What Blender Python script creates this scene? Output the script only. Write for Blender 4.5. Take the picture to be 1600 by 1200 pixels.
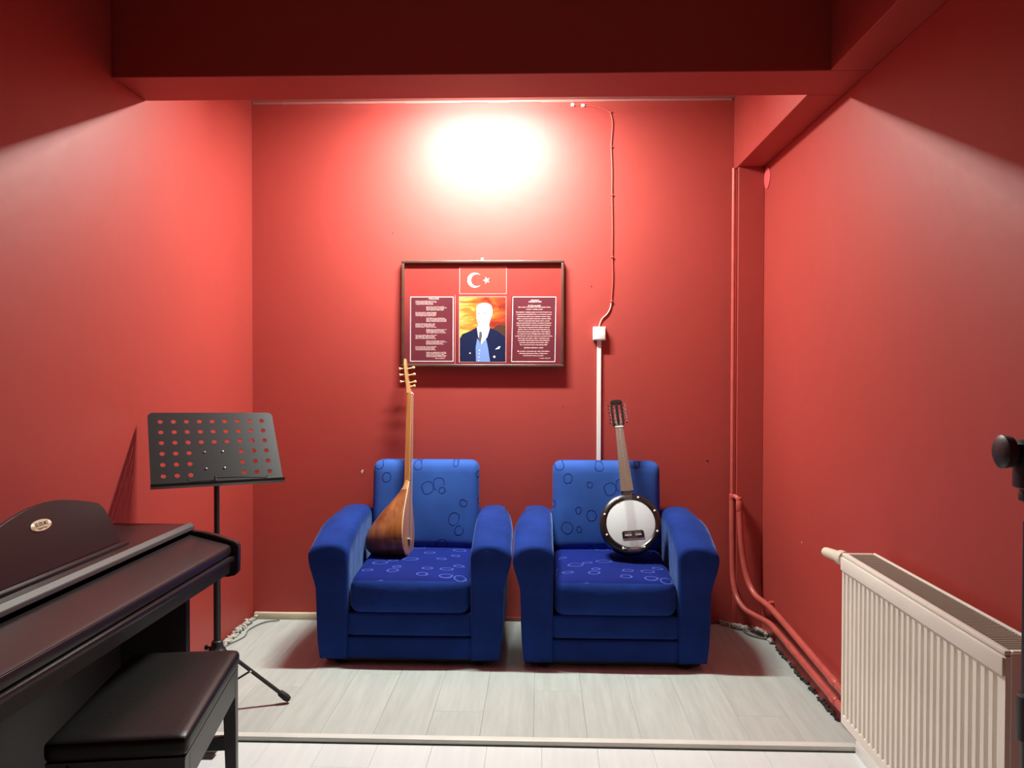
import bpy, bmesh, math, random
from mathutils import Vector, Matrix, Euler
random.seed(7)
PI = math.pi
scene = bpy.context.scene
for o in list(bpy.data.objects):
    bpy.data.objects.remove(o, do_unlink=True)
COL = scene.collection

# ------------------------------------------------------------------ camera
cam_d = bpy.data.cameras.new('camera')
cam = bpy.data.objects.new('camera', cam_d)
COL.objects.link(cam)
cam_d.sensor_fit = 'HORIZONTAL'
cam_d.sensor_width = 36.0
cam_d.lens = 36.0 * 1300.0 / 1600.0
cam_d.clip_start = 0.02
YAW, PITCH, ROLL = .034, .0165, .0022
fw = Vector((-math.sin(YAW)*math.cos(PITCH), math.cos(YAW)*math.cos(PITCH), -math.sin(PITCH)))
r0 = Vector((math.cos(YAW), math.sin(YAW), 0)); u0 = r0.cross(fw)
rr = r0*math.cos(ROLL) + u0*math.sin(ROLL); uu = -r0*math.sin(ROLL) + u0*math.cos(ROLL)
cm = Matrix((rr, uu, -fw)).transposed().to_4x4()
cm.translation = Vector((0, 0, 1.3065))
cam.matrix_world = cm
scene.camera = cam

# ------------------------------------------------------------------ world, lights, exposure
scene.view_settings.view_transform = 'Standard'
scene.view_settings.look = 'None'
scene.view_settings.gamma = 1
scene.view_settings.use_curve_mapping = False
scene.view_settings.exposure = -0.05
w = bpy.data.worlds.new('world'); scene.world = w
w.use_nodes = True
w.node_tree.nodes['Background'].inputs[0].default_value = (.002, .002, .0022, 1)
w.node_tree.nodes['Background'].inputs[1].default_value = 1.0

LAMP = Vector((-.30, 3.78, 2.655))
ld = bpy.data.lights.new('ceiling_tube_light', 'AREA')
ld.shape = 'RECTANGLE'; ld.size = .58; ld.size_y = .05
ld.energy = 82; ld.color = (.90, 1, .93)
lo = bpy.data.objects.new('ceiling_tube_light', ld); COL.objects.link(lo)
lo.location = LAMP + Vector((0, 0, -.012))
# the two flanks of the same tube diffuser
for sgn in (-1, 1):
    lf = bpy.data.lights.new('ceiling_tube_flank', 'AREA')
    lf.shape = 'RECTANGLE'; lf.size = .58; lf.size_y = .03; lf.energy = 24; lf.color = (.90, 1, .93)
    lfo = bpy.data.objects.new('ceiling_tube_flank', lf); COL.objects.link(lfo)
    lfo.location = LAMP + Vector((0, .030*sgn, 0)); lfo.rotation_euler = (math.radians(68)*sgn, 0, 0)
# weak fill light added below the ceiling behind the camera, not a room lamp
ld2 = bpy.data.lights.new('front_fill_light', 'AREA')
ld2.shape = 'RECTANGLE'; ld2.size = 1.2; ld2.size_y = .12
ld2.energy = .05; ld2.color = (1, .95, .88)
lo2 = bpy.data.objects.new('front_fill_light', ld2); COL.objects.link(lo2)
lo2.location = (-.1, -.6, 2.66)

# ------------------------------------------------------------------ room numbers
D, XL, XR, XB = 4.316, -1.509, 1.1238, .9874      # back wall, left, right, inner face of right beam
H, HB, YB1, YB2 = 2.70, 2.3315, 2.8934, 3.146
YF = -3.6

# ------------------------------------------------------------------ material helpers
def nt(m):
    m.use_nodes = True
    t = m.node_tree
    return t, t.nodes['Principled BSDF']
def mat(name, color, rough=.5, metal=0, spec=.5, noise=None, bump=None, coat=0, sheen=0, emit=None):
    m = bpy.data.materials.new(name)
    t, b = nt(m)
    N, L = t.nodes, t.links
    b.inputs['Base Color'].default_value = (*color, 1)
    b.inputs['Roughness'].default_value = rough
    b.inputs['Metallic'].default_value = metal
    b.inputs['Specular IOR Level'].default_value = spec
    if coat:
        b.inputs['Coat Weight'].default_value = coat; b.inputs['Coat Roughness'].default_value = .15
    if sheen:
        b.inputs['Sheen Weight'].default_value = sheen
        b.inputs['Sheen Tint'].default_value = (.32, .50, 1, 1); b.inputs['Sheen Roughness'].default_value = .32
    if emit:
        b.inputs['Emission Color'].default_value = (*emit[0], 1); b.inputs['Emission Strength'].default_value = emit[1]
    tc = N.new('ShaderNodeTexCoord')
    if noise:                                   # (scale, amount, (sx,sy,sz))
        mp = N.new('ShaderNodeMapping'); mp.inputs['Scale'].default_value = noise[2] if len(noise) > 2 else (1, 1, 1)
        nz = N.new('ShaderNodeTexNoise'); nz.inputs['Scale'].default_value = noise[0]; nz.inputs['Detail'].default_value = 4
        L.new(tc.outputs['Object'], mp.inputs[0]); L.new(mp.outputs[0], nz.inputs['Vector'])
        mr = N.new('ShaderNodeMapRange'); mr.inputs['From Min'].default_value = .3; mr.inputs['From Max'].default_value = .7
        mr.inputs['To Min'].default_value = 1-noise[1]; mr.inputs['To Max'].default_value = 1+noise[1]
        L.new(nz.outputs['Fac'], mr.inputs['Value'])
        vm = N.new('ShaderNodeVectorMath'); vm.operation = 'SCALE'
        vm.inputs[0].default_value = color
        L.new(mr.outputs[0], vm.inputs['Scale']); L.new(vm.outputs[0], b.inputs['Base Color'])
    if bump:                                    # (scale, strength, distance)
        nb = N.new('ShaderNodeTexNoise'); nb.inputs['Scale'].default_value = bump[0]; nb.inputs['Detail'].default_value = 3
        L.new(tc.outputs['Object'], nb.inputs['Vector'])
        bp = N.new('ShaderNodeBump'); bp.inputs['Strength'].default_value = bump[1]; bp.inputs['Distance'].default_value = bump[2]
        L.new(nb.outputs['Fac'], bp.inputs['Height']); L.new(bp.outputs[0], b.inputs['Normal'])
    return m

RED = (.37, .045, .035)
M = {}
M['wall'] = mat('red_wall_paint', RED, .54, spec=.5, noise=(1.3, .05), bump=(9, .12, .01))
M['wall_side'] = mat('red_side_wall_paint', RED, .50, spec=.40, noise=(1.1, .05), bump=(7, .15, .01))
M['ceiling'] = mat('ceiling_paint', (.42, .22, .20), .8, bump=(20, .2, .01))
M['cable_red'] = mat('red_painted_cable', (.46, .075, .055), .5)
M['pipe_red'] = mat('red_painted_pipe', (.48, .085, .068), .38, noise=(14, .12), bump=(40, .15, .004))
M['white_plastic'] = mat('white_plastic', (.80, .78, .74), .4)
M['cream'] = mat('cream_wood', (.62, .54, .40), .5, noise=(6, .15, (1, 8, 8)))
M['trim_light'] = mat('pale_threshold', (.74, .75, .69), .45, noise=(5, .06))
M['plaster'] = mat('bare_plaster', (.55, .50, .45), .9, noise=(30, .3), bump=(60, .6, .01))
M['dark_gap'] = mat('dark_joint', (.03, .026, .024), .9)
M['grey_cable'] = mat('grey_cable', (.16, .155, .15), .5)
M['black_metal'] = mat('black_powder_coat', (.016, .016, .018), .42, spec=.5, bump=(200, .1, .001))
M['desk_metal'] = mat('black_desk_metal', (.018, .019, .021), .40, spec=.55, bump=(260, .1, .001))
M['steel'] = mat('bright_steel', (.75, .75, .75), .25, metal=1)
M['brass'] = mat('pale_brass_badge', (.86, .72, .50), .35, metal=.3)
M['ink'] = mat('dark_ink', (.02, .018, .016), .6)
M['piano'] = mat('rosewood_piano_finish', (.017, .009, .010), .34, spec=.5, noise=(8, .18, (1, .15, 1)), bump=(120, .06, .002))
M['piano_dark'] = mat('piano_underside', (.012, .010, .010), .5)
M['leather'] = mat('dark_brown_leatherette', (.007, .006, .006), .42, spec=.32, bump=(90, .12, .004))
M['bench_wood'] = mat('black_bench_wood', (.018, .015, .015), .4, spec=.5, noise=(5, .15, (6, 6, 1)))
M['radiator'] = mat('cream_radiator_enamel', (.88, .82, .73), .38, spec=.5, noise=(4, .04))
M['rad_dark'] = mat('radiator_inside', (.10, .09, .08), .6)
M['rubber'] = mat('black_rubber', (.012, .012, .012), .7)
M['cumbus_black'] = mat('black_lacquer', (.010, .009, .009), .28, spec=.6)
M['drumhead'] = mat('white_drumhead', (.58, .62, .63), .45, noise=(5, .05))
M['fretboard'] = mat('brown_fingerboard', (.17, .105, .075), .5, noise=(4, .22, (14, 14, .8)))
M['chrome'] = mat('chrome', (.8, .8, .8), .15, metal=1)
M['pearl'] = mat('pearl_button', (.85, .83, .78), .35)
M['string'] = mat('steel_string', (.6, .58, .55), .35, metal=.7)
M['peg'] = mat('pale_wood_peg', (.75, .52, .28), .45)
M['maple'] = mat('pale_neck_wood', (.40, .20, .075), .38, noise=(9, .2, (6, 6, .6)), coat=.3)
M['neck_wood'] = mat('honey_neck_wood', (.30, .115, .035), .35, noise=(9, .25, (8, 8, .7)), coat=.3)
M['soundboard'] = mat('spruce_soundboard', (.47, .22, .10), .32, noise=(10, .15, (12, 12, .4)), coat=.5)
M['binding'] = mat('pale_edge_binding', (.85, .55, .32), .3, coat=.5)
M['frame_wood'] = mat('brown_picture_frame', (.085, .035, .024), .35, noise=(12, .2), coat=.3)

def bowl_mat():
    m = bpy.data.materials.new('mulberry_bowl_wood'); t, b = nt(m); N, L = t.nodes, t.links
    tc = N.new('ShaderNodeTexCoord'); mp = N.new('ShaderNodeMapping'); mp.inputs['Scale'].default_value = (9, 9, 1.3)
    L.new(tc.outputs['Object'], mp.inputs[0])
    nz = N.new('ShaderNodeTexNoise'); nz.inputs['Scale'].default_value = 3; nz.inputs['Detail'].default_value = 6; nz.inputs['Distortion'].default_value = .6
    L.new(mp.outputs[0], nz.inputs['Vector'])
    cr = N.new('ShaderNodeValToRGB'); L.new(nz.outputs['Fac'], cr.inputs[0])
    e = cr.color_ramp.elements
    e[0].position = .3; e[0].color = (.15, .042, .012, 1); e[1].position = .72; e[1].color = (.36, .135, .040, 1)
    L.new(cr.outputs[0], b.inputs['Base Color'])
    b.inputs['Roughness'].default_value = .33; b.inputs['Coat Weight'].default_value = .4; b.inputs['Coat Roughness'].default_value = .2
    return m
M['bowl'] = bowl_mat()

def plank_mat(name, base, dark, amt, rough):
    m = bpy.data.materials.new(name); t, b = nt(m); N, L = t.nodes, t.links
    tc = N.new('ShaderNodeTexCoord'); oi = N.new('ShaderNodeObjectInfo')
    ad = N.new('ShaderNodeVectorMath'); ad.operation = 'ADD'
    sc = N.new('ShaderNodeMath'); sc.operation = 'MULTIPLY'; sc.inputs[1].default_value = 40
    L.new(oi.outputs['Random'], sc.inputs[0])
    L.new(tc.outputs['Object'], ad.inputs[0]); L.new(sc.outputs[0], ad.inputs[1])
    mp = N.new('ShaderNodeMapping'); mp.inputs['Scale'].default_value = (22, 1.6, 22); L.new(ad.outputs[0], mp.inputs[0])
    nz = N.new('ShaderNodeTexNoise'); nz.inputs['Scale'].default_value = 1.6; nz.inputs['Detail'].default_value = 6; nz.inputs['Roughness'].default_value = .62
    L.new(mp.outputs[0], nz.inputs['Vector'])
    cr = N.new('ShaderNodeValToRGB'); L.new(nz.outputs['Fac'], cr.inputs[0])
    e = cr.color_ramp.elements
    e[0].position = .34; e[0].color = (*dark, 1); e[1].position = .62; e[1].color = (*base, 1)
    mr = N.new('ShaderNodeMapRange'); mr.inputs['To Min'].default_value = 1-amt; mr.inputs['To Max'].default_value = 1+amt*.5
    L.new(oi.outputs['Random'], mr.inputs['Value'])
    vm = N.new('ShaderNodeVectorMath'); vm.operation = 'SCALE'
    L.new(cr.outputs[0], vm.inputs[0]); L.new(mr.outputs[0], vm.inputs['Scale']); L.new(vm.outputs[0], b.inputs['Base Color'])
    b.inputs['Roughness'].default_value = rough
    bp = N.new('ShaderNodeBump'); bp.inputs['Strength'].default_value = .08; bp.inputs['Distance'].default_value = .002
    L.new(nz.outputs['Fac'], bp.inputs['Height']); L.new(bp.outputs[0], b.inputs['Normal'])
    return m
M['plank'] = plank_mat('grey_white_laminate', (.54, .575, .54), (.46, .49, .46), .06, .42)
M['plank_white'] = plank_mat('white_laminate', (.76, .80, .80), (.71, .75, .75), .03, .4)

def fabric_mat(name, base, line, sx=1, line_amt=1.0, seed=0, plane='xy'):
    m = bpy.data.materials.new(name); t, b = nt(m); N, L = t.nodes, t.links
    tc = N.new('ShaderNodeTexCoord')
    mp = N.new('ShaderNodeMapping'); mp.inputs['Location'].default_value = (seed*3.1, seed*1.7, seed)
    if plane == 'xz': mp.inputs['Rotation'].default_value = (PI/2, 0, .35)
    else: mp.inputs['Rotation'].default_value = (0, 0, .3)
    mp.inputs['Scale'].default_value = (9*sx, 14*sx, 14*sx) if plane == 'xy' else (11*sx, 10*sx, 10*sx)
    L.new(tc.outputs['Object'], mp.inputs[0])
    nz = N.new('ShaderNodeTexNoise'); nz.inputs['Scale'].default_value = 1.1; L.new(mp.outputs[0], nz.inputs['Vector'])
    mx = N.new('ShaderNodeMix'); mx.data_type = 'VECTOR'; mx.inputs['Factor'].default_value = .22
    L.new(mp.outputs[0], mx.inputs[4]); L.new(nz.outputs['Color'], mx.inputs[5])
    sp = N.new('ShaderNodeSeparateXYZ'); cb = N.new('ShaderNodeCombineXYZ')
    L.new(mx.outputs[1], sp.inputs[0]); L.new(sp.outputs[0], cb.inputs[0]); L.new(sp.outputs[1], cb.inputs[1])
    vo = N.new('ShaderNodeTexVoronoi'); vo.voronoi_dimensions = '2D'; vo.feature = 'F1'
    vo.inputs['Scale'].default_value = 1.0; vo.inputs['Randomness'].default_value = .75
    L.new(cb.outputs[0], vo.inputs['Vector'])
    sc = N.new('ShaderNodeSeparateColor'); L.new(vo.outputs['Color'], sc.inputs[0])
    # radius varies per cell
    rad = N.new('ShaderNodeMapRange'); rad.inputs['To Min'].default_value = .14; rad.inputs['To Max'].default_value = .33
    L.new(sc.outputs[1], rad.inputs['Value'])
    df = N.new('ShaderNodeMath'); df.operation = 'SUBTRACT'; L.new(vo.outputs['Distance'], df.inputs[0]); L.new(rad.outputs[0], df.inputs[1])
    ab = N.new('ShaderNodeMath'); ab.operation = 'ABSOLUTE'; L.new(df.outputs[0], ab.inputs[0])
    st = N.new('ShaderNodeMapRange'); st.inputs['From Min'].default_value = .012; st.inputs['From Max'].default_value = .045
    st.inputs['To Min'].default_value = 1; st.inputs['To Max'].default_value = 0
    L.new(ab.outputs[0], st.inputs['Value'])
    ms = N.new('ShaderNodeMath'); ms.operation = 'GREATER_THAN'; ms.inputs[1].default_value = .30; L.new(sc.outputs[0], ms.inputs[0])
    mu = N.new('ShaderNodeMath'); mu.operation = 'MULTIPLY'; L.new(st.outputs[0], mu.inputs[0]); L.new(ms.outputs[0], mu.inputs[1])
    mu2 = N.new('ShaderNodeMath'); mu2.operation = 'MULTIPLY'; L.new(mu.outputs[0], mu2.inputs[0]); mu2.inputs[1].default_value = line_amt
    # patchy velvet tone
    n2 = N.new('ShaderNodeTexNoise'); n2.inputs['Scale'].default_value = 6; L.new(tc.outputs['Object'], n2.inputs['Vector'])
    m2 = N.new('ShaderNodeMapRange'); m2.inputs['From Min'].default_value = .3; m2.inputs['From Max'].default_value = .7
    m2.inputs['To Min'].default_value = .86; m2.inputs['To Max'].default_value = 1.14
    L.new(n2.outputs['Fac'], m2.inputs['Value'])
    vs = N.new('ShaderNodeVectorMath'); vs.operation = 'SCALE'; vs.inputs[0].default_value = base; L.new(m2.outputs[0], vs.inputs['Scale'])
    mc = N.new('ShaderNodeMix'); mc.data_type = 'RGBA'
    L.new(mu2.outputs[0], mc.inputs['Factor']); L.new(vs.outputs[0], mc.inputs[6]); mc.inputs[7].default_value = (*line, 1)
    L.new(mc.outputs[2], b.inputs['Base Color'])
    b.inputs['Roughness'].default_value = .85; b.inputs['Specular IOR Level'].default_value = .15
    b.inputs['Sheen Weight'].default_value = .12; b.inputs['Sheen Tint'].default_value = (.2, .4, 1, 1); b.inputs['Sheen Roughness'].default_value = .4
    bp = N.new('ShaderNodeBump'); bp.inputs['Strength'].default_value = .25; bp.inputs['Distance'].default_value = .004
    L.new(mu.outputs[0], bp.inputs['Height']); L.new(bp.outputs[0], b.inputs['Normal'])
    return m
BLUE = (.024, .060, .40)
M['velvet'] = mat('plain_blue_velvet', (.009, .031, .19), .85, spec=.1, noise=(7, .18), bump=(14, .25, .02), sheen=.4)
M['velvet_seat'] = fabric_mat('patterned_blue_seat', (.004, .013, .15), (.08, .12, .45), 1.25, .8, 1, 'xy')
M['velvet_back'] = fabric_mat('patterned_blue_back', (.030, .092, .36), (.006, .018, .12), 1.35, .85, 2, 'xz')
M['velvet_front'] = M['velvet']

# ------------------------------------------------------------------ object helpers
def link_mesh(name, bm, m, parent=None, smooth=False):
    me = bpy.data.meshes.new(name)
    bmesh.ops.recalc_face_normals(bm, faces=bm.faces)
    bm.to_mesh(me); bm.free()
    if m is not None: me.materials.append(m)
    if smooth:
        for p in me.polygons: p.use_smooth = True
        if smooth != 'full':
            try: me.set_sharp_from_angle(angle=math.radians(40))
            except Exception: pass
    o = bpy.data.objects.new(name, me); COL.objects.link(o)
    if parent: o.parent = parent
    return o
def thing(name, label, cat, loc=(0, 0, 0), rot=None, group=None):
    o = bpy.data.objects.new(name, None); COL.objects.link(o)
    o.empty_display_size = .05
    o.location = loc
    if rot is not None: o.rotation_euler = rot
    o['label'] = label; o['category'] = cat
    if group: o['group'] = group
    return o
def tag(o, label, cat, group=None):
    o['label'] = label; o['category'] = cat
    if group: o['group'] = group
    return o
def struct(o, label):
    o['kind'] = 'structure'; o['label'] = label; o['category'] = label_cat(o.name)
    return o
def label_cat(n): return n.split('_')[0]

def box_bm(x0, x1, y0, y1, z0, z1, bev=0, seg=2, bm=None, T=None):
    tmp = bmesh.new()
    v = [tmp.verts.new((x, y, z)) for z in (z0, z1) for y in (y0, y1) for x in (x0, x1)]
    for f in ((0, 1, 3, 2), (4, 6, 7, 5), (0, 4, 5, 1), (2, 3, 7, 6), (0, 2, 6, 4), (1, 5, 7, 3)):
        tmp.faces.new([v[i] for i in f])
    if bev:
        bmesh.ops.bevel(tmp, geom=list(tmp.edges), offset=bev, segments=seg, affect='EDGES', profile=.5)
    if T is not None: tmp.transform(T)
    if bm is None: return tmp
    me = bpy.data.meshes.new('t'); tmp.to_mesh(me); tmp.free(); bm.from_mesh(me); bpy.data.meshes.remove(me)
    return bm
def box(name, x0, x1, y0, y1, z0, z1, m, parent=None, bev=0, seg=2):
    return link_mesh(name, box_bm(x0, x1, y0, y1, z0, z1, bev, seg), m, parent, smooth=bool(bev))

def merge(bm, tmp):
    me = bpy.data.meshes.new('t'); tmp.to_mesh(me); tmp.free(); bm.from_mesh(me); bpy.data.meshes.remove(me)

def smooth_path(pts, n=6):
    P = [Vector(p) for p in pts]; out = []
    for i in range(len(P)-1):
        p0 = P[i-1] if i else P[0]*2-P[1]
        p1, p2 = P[i], P[i+1]
        p3 = P[i+2] if i+2 < len(P) else P[-1]*2-P[-2]
        for k in range(n):
            t = k/n
            out.append(.5*((2*p1)+(p2-p0)*t+(2*p0-5*p1+4*p2-p3)*t*t+(3*p1-p0-3*p2+p3)*t**3))
    out.append(P[-1])
    return out
def tube_bm(pts, r, n=10, bm=None, caps=True):
    P = [Vector(p) for p in pts]
    tmp = bmesh.new(); rings = []
    rs = r if isinstance(r, (list, tuple)) else [r]*len(P)
    up = None
    for i, p in enumerate(P):
        d = (P[min(i+1, len(P)-1)]-P[max(i-1, 0)]).normalized()
        if up is None:
            up = Vector((0, 0, 1)) if abs(d.z) < .9 else Vector((1, 0, 0))
        a = d.cross(up).normalized(); up = a.cross(d).normalized()
        rings.append([tmp.verts.new(p+(a*math.cos(2*PI*k/n)+up*math.sin(2*PI*k/n))*rs[i]) for k in range(n)])
    for A, B in zip(rings, rings[1:]):
        for k in range(n): tmp.faces.new((A[k], A[(k+1) % n], B[(k+1) % n], B[k]))
    if caps:
        tmp.faces.new(rings[0][::-1]); tmp.faces.new(rings[-1])
    if bm is None: return tmp
    merge(bm, tmp); return bm
def tube(name, pts, r, m, parent=None, n=10): return link_mesh(name, tube_bm(pts, r, n), m, parent, smooth=True)
def lathe_bm(prof, n=24, axis='z', origin=(0, 0, 0), T=None):
    tmp = bmesh.new(); rings = []
    for rad, h in prof:
        ring = []
        for k in range(n):
            a = 2*PI*k/n; c, s = rad*math.cos(a), rad*math.sin(a)
            v = (c, s, h) if axis == 'z' else ((c, h, s) if axis == 'y' else (h, c, s))
            ring.append(tmp.verts.new(Vector(v)+Vector(origin)))
        rings.append(ring)
    for A, B in zip(rings, rings[1:]):
        for k in range(n): tmp.faces.new((A[k], A[(k+1) % n], B[(k+1) % n], B[k]))
    tmp.faces.new(rings[0][::-1]); tmp.faces.new(rings[-1])
    if T is not None: tmp.transform(T)
    return tmp
def prism_bm(poly, a0, a1, axis='y', bev=0):
    """poly: 2D points in the two other axes; extruded along axis from a0 to a1"""
    tmp = bmesh.new()
    def P(u, v, a): return {'y': (u, a, v), 'x': (a, u, v), 'z': (u, v, a)}[axis]
    A = [tmp.verts.new(P(u, v, a0)) for u, v in poly]; B = [tmp.verts.new(P(u, v, a1)) for u, v in poly]
    n = len(poly)
    for k in range(n): tmp.faces.new((A[k], A[(k+1) % n], B[(k+1) % n], B[k]))
    tmp.faces.new(A[::-1]); tmp.faces.new(B)
    bmesh.ops.recalc_face_normals(tmp, faces=tmp.faces)
    if bev: bmesh.ops.bevel(tmp, geom=[e for e in tmp.edges if e.calc_face_angle(0) > .5], offset=bev, segments=2, affect='EDGES')
    return tmp
def rbox_bm(c, s, r, n=6, bulge=(0, 0, 0), warp=None):
    """soft cushion: rounded box, faces bulging outwards"""
    tmp = bmesh.new()
    bmesh.ops.create_cube(tmp, size=2)
    bmesh.ops.subdivide_edges(tmp, edges=list(tmp.edges), cuts=n*2-1, use_grid_fill=True)
    h = Vector(s)/2
    for v in tmp.verts:
        p = Vector((v.co.x, v.co.y, v.co.z))
        # denser near the edges
        q = Vector([math.copysign(1-(1-abs(x))**1.6, x) for x in p])
        w = Vector((q.x*h.x, q.y*h.y, q.z*h.z))
        inner = Vector([max(-(h[i]-r), min(h[i]-r, w[i])) for i in range(3)])
        d = w-inner
        if d.length > 1e-6: w = inner+d.normalized()*min(r, max(abs(d.x), abs(d.y), abs(d.z)))
        b = Vector((bulge[0]*(1-q.y**2)*(1-q.z**2)*p.x, bulge[1]*(1-q.x**2)*(1-q.z**2)*p.y, bulge[2]*(1-q.x**2)*(1-q.y**2)*p.z))
        w += b
        if warp: w = warp(w, q)
        v.co = w+Vector(c)
    return tmp

# ================================================================== SETTING
fl = struct(box('floor', XL-.1, XR+.1, YF-.1, D+.1, -.12, -.02, M['dark_gap']), 'grey white laminate floor with wooden planks')
fl['category'] = 'floor'
pcache = {}
def plank(x0, x1, y0, y1, ztop, m):
    w_, l_ = round(x1-x0, 4), round(y1-y0, 4)
    key = (w_, l_, m.name)
    if key not in pcache:
        b = box_bm(-w_/2+.0003, w_/2-.0003, -l_/2+.0004, l_/2-.0004, -.01, 0)
        bmesh.ops.bevel(b, geom=[e for e in b.edges if all(v.co.z > -.001 for v in e.verts)], offset=.0007, segments=1, affect='EDGES')
        me = bpy.data.meshes.new('plank'); bmesh.ops.recalc_face_normals(b, faces=b.faces); b.to_mesh(me); b.free(); me.materials.append(m)
        pcache[key] = me
    o = bpy.data.objects.new('plank', pcache[key]); COL.objects.link(o)
    o.location = ((x0+x1)/2, (y0+y1)/2, ztop); o.parent = fl
def lay(ya, yb, ztop, m, pw=.192, pl=1.28, xoff=0, seed=1):
    rnd = random.Random(seed)
    x = XL+.002-xoff; i = 0
    while x < XR-.005:
        a, b = max(x, XL+.002), min(x+pw, XR-.002)
        y = ya-[.25, .83, .53, 1.05, .08, .67][(i*5+seed) % 6]
        while y < yb:
            c, d = max(y, ya), min(y+pl, yb)
            if d-c > .01 and b-a > .005: plank(a, b, c, d, ztop, m)
            y += pl
        x += pw; i += 1
lay(2.925, D-.002, 0, M['plank'], xoff=.05, seed=3)
lay(YF, 2.905, -.012, M['plank_white'], xoff=.02, seed=2)

wb = struct(box('wall_back', XL-.1, XR+.1, D, D+.12, -.02, H+.1, M['wall']), 'glossy red back wall of the alcove'); wb['category'] = 'wall'
wl = struct(box('wall_left', XL-.12, XL, YF-.1, D, -.02, H+.1, M['wall_side']), 'glossy red left wall')
wr = struct(box('wall_right', XR, XR+.12, YF-.1, D, -.02, H+.1, M['wall_side']), 'glossy red right wall')
wf = struct(box('wall_front', XL, XR, YF-.1, YF, -.02, H+.1, M['wall_side']), 'red wall behind the camera')
ce = struct(box('ceiling', XL-.12, XR+.12, YF-.1, D+.12, H, H+.1, M['ceiling']), 'pale ceiling glimpsed behind the beam')
for o in (wb, wl, wr, wf): o['category'] = 'wall'
for o in (fl, wb, wl, wr, wf, ce):
    if 'category' in o: del o['category']
b = box_bm(XL+.001, XR-.001, YB1, YB2, HB, H-.001, .003, 2)
link_mesh('ceiling_beam', b, M['wall_side'], ce)
b = box_bm(XB, XR-.001, YF, YB1-.001, HB, H-.001, .003, 2); box_bm(XB, XR-.001, YB2+.001, D-.001, HB, H-.001, .003, 2, b)
link_mesh('ceiling_beam', b, M['wall_side'], ce)
# narrow pilaster in the back right corner
link_mesh('pilaster', box_bm(XB+.007, XR-.001, 4.235, D-.001, -.015, HB-.001, .001, 1), M['wall'], wr)
# thin ragged paint line where wall meets ceiling
b = bmesh.new(); rnd = random.Random(4); x = XL+.005
while x < XB-.02:
    l = rnd.uniform(.05, .18); x1 = min(x+l, XB-.005)
    box_bm(x, x1, D-.004-rnd.random()*.002, D-.0005, H-.010-rnd.random()*.004, H-.0005, 0, 1, b); x = x1
link_mesh('plaster_edge', b, mat('pink_plaster_edge', (.42, .15, .13), .7), wb)
# shallow spots where the paint came off
def spot(x, z, r, mt, par, wall='back', y=None, seed=0):
    rn = random.Random(seed); bm = bmesh.new()
    n = 9; c = []
    for k in range(n):
        a = 2*PI*k/n; q = r*rn.uniform(.5, 1.2)
        if wall == 'back': c.append((x+q*math.cos(a), D-.0012, z+q*1.3*math.sin(a)))
        else: c.append((XR-.0012, y+q*math.cos(a), z+q*1.3*math.sin(a)))
    vs = [bm.verts.new(p) for p in c]; top = bm.faces.new(vs)
    ex = bmesh.ops.extrude_face_region(bm, geom=[top])
    off = Vector((0, .0016, 0)) if wall == 'back' else Vector((.0016, 0, 0))
    for v in ex['geom']:
        if isinstance(v, bmesh.types.BMVert): v.co += off
    link_mesh('paint_chip', bm, mt, par)
spot(-.93, .775, .008, M['plaster'], wb, seed=1); spot(.862, .842, .005, M['ink'], wb, seed=2)
spot(.262, 1.74, .004, M['ink'], wb, seed=3); spot(.12, 1.12, .003, M['ink'], wb, seed=4); spot(-.77, 2.02, .003, M['ink'], wb, seed=6)
spot(0, .625, .007, M['plaster'], wr, 'right', 3.03, seed=5); spot(0, .57, .004, M['plaster'], wr, 'right', 3.6, seed=7)

# baseboards
bb = struct(box('baseboard_back', XL+.012, -1.02, D-.028, D-.001, .0005, .034, M['cream'], bev=.004), 'cream wooden strip at the foot of the back wall, left')
b2 = struct(box('baseboard_back', -1.0, .93, D-.012, D-.001, .0005, .022, mat('dull_red_strip', (.24, .05, .04), .5), bev=.002), 'low red painted strip behind the armchairs')
tr = struct(box('trim_1', XL+.004, 1.10, 2.895, 2.932, -.0115, .007, M['trim_light'], bev=.004), 'pale threshold strip across the floor step')
link_mesh('joint_shadow_gap', box_bm(XL+.004, 1.10, 2.889, 2.8945, -.0118, -.0105), M['dark_gap'], tr)
t2 = struct(box('trim_2', 1.088, XR-.001, .2, 2.885, -.0115, .034, M['white_plastic'], bev=.003), 'white skirting strip under the radiator')
for o in (bb, b2, tr, t2):
    if 'category' in o: del o['category']
def crumbs(name, pts, par, seed, m, cnt=60, spread=.02):
    rn = random.Random(seed); bm = bmesh.new()
    path = smooth_path(pts, 8)
    for k in range(cnt):
        k_ = rn.randrange(len(path)-1); p = path[k_].lerp(path[k_+1], rn.random())
        s = rn.uniform(.002, .006)+(rn.random()**4)*.010
        c = p+Vector((rn.uniform(-spread, spread)*.6, rn.uniform(-spread, spread)*.6, 0))
        c.z = max(p.z+rn.uniform(-.3, 1)*spread*.6, s*.3+.001)
        tmp = bmesh.new(); bmesh.ops.create_icosphere(tmp, subdivisions=1, radius=s)
        for v in tmp.verts: v.co = Vector((v.co.x*rn.uniform(.6, 1.4), v.co.y*rn.uniform(.6, 1.3), v.co.z*rn.uniform(.3, .9)))+c
        merge(bm, tmp)
    o = link_mesh(name, bm, m, par); return o
cr = crumbs('plaster_crumbs', [(XL+.018, 4.28, .012), (XL+.016, 4.1, .012), (XL+.018, 3.95, .008), (XL+.02, 3.8, .006)], None, 11, M['plaster'], 260, .022)
cr['kind'] = 'stuff'; tag(cr, 'crumbled plaster along the foot of the left wall', 'rubble')
cr = crumbs('plaster_crumbs', [(.93, 4.29, .01), (1.02, 4.21, .008), (1.10, 4.15, .008), (1.112, 4.0, .006)], None, 12, M['plaster'], 200, .022)
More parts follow.
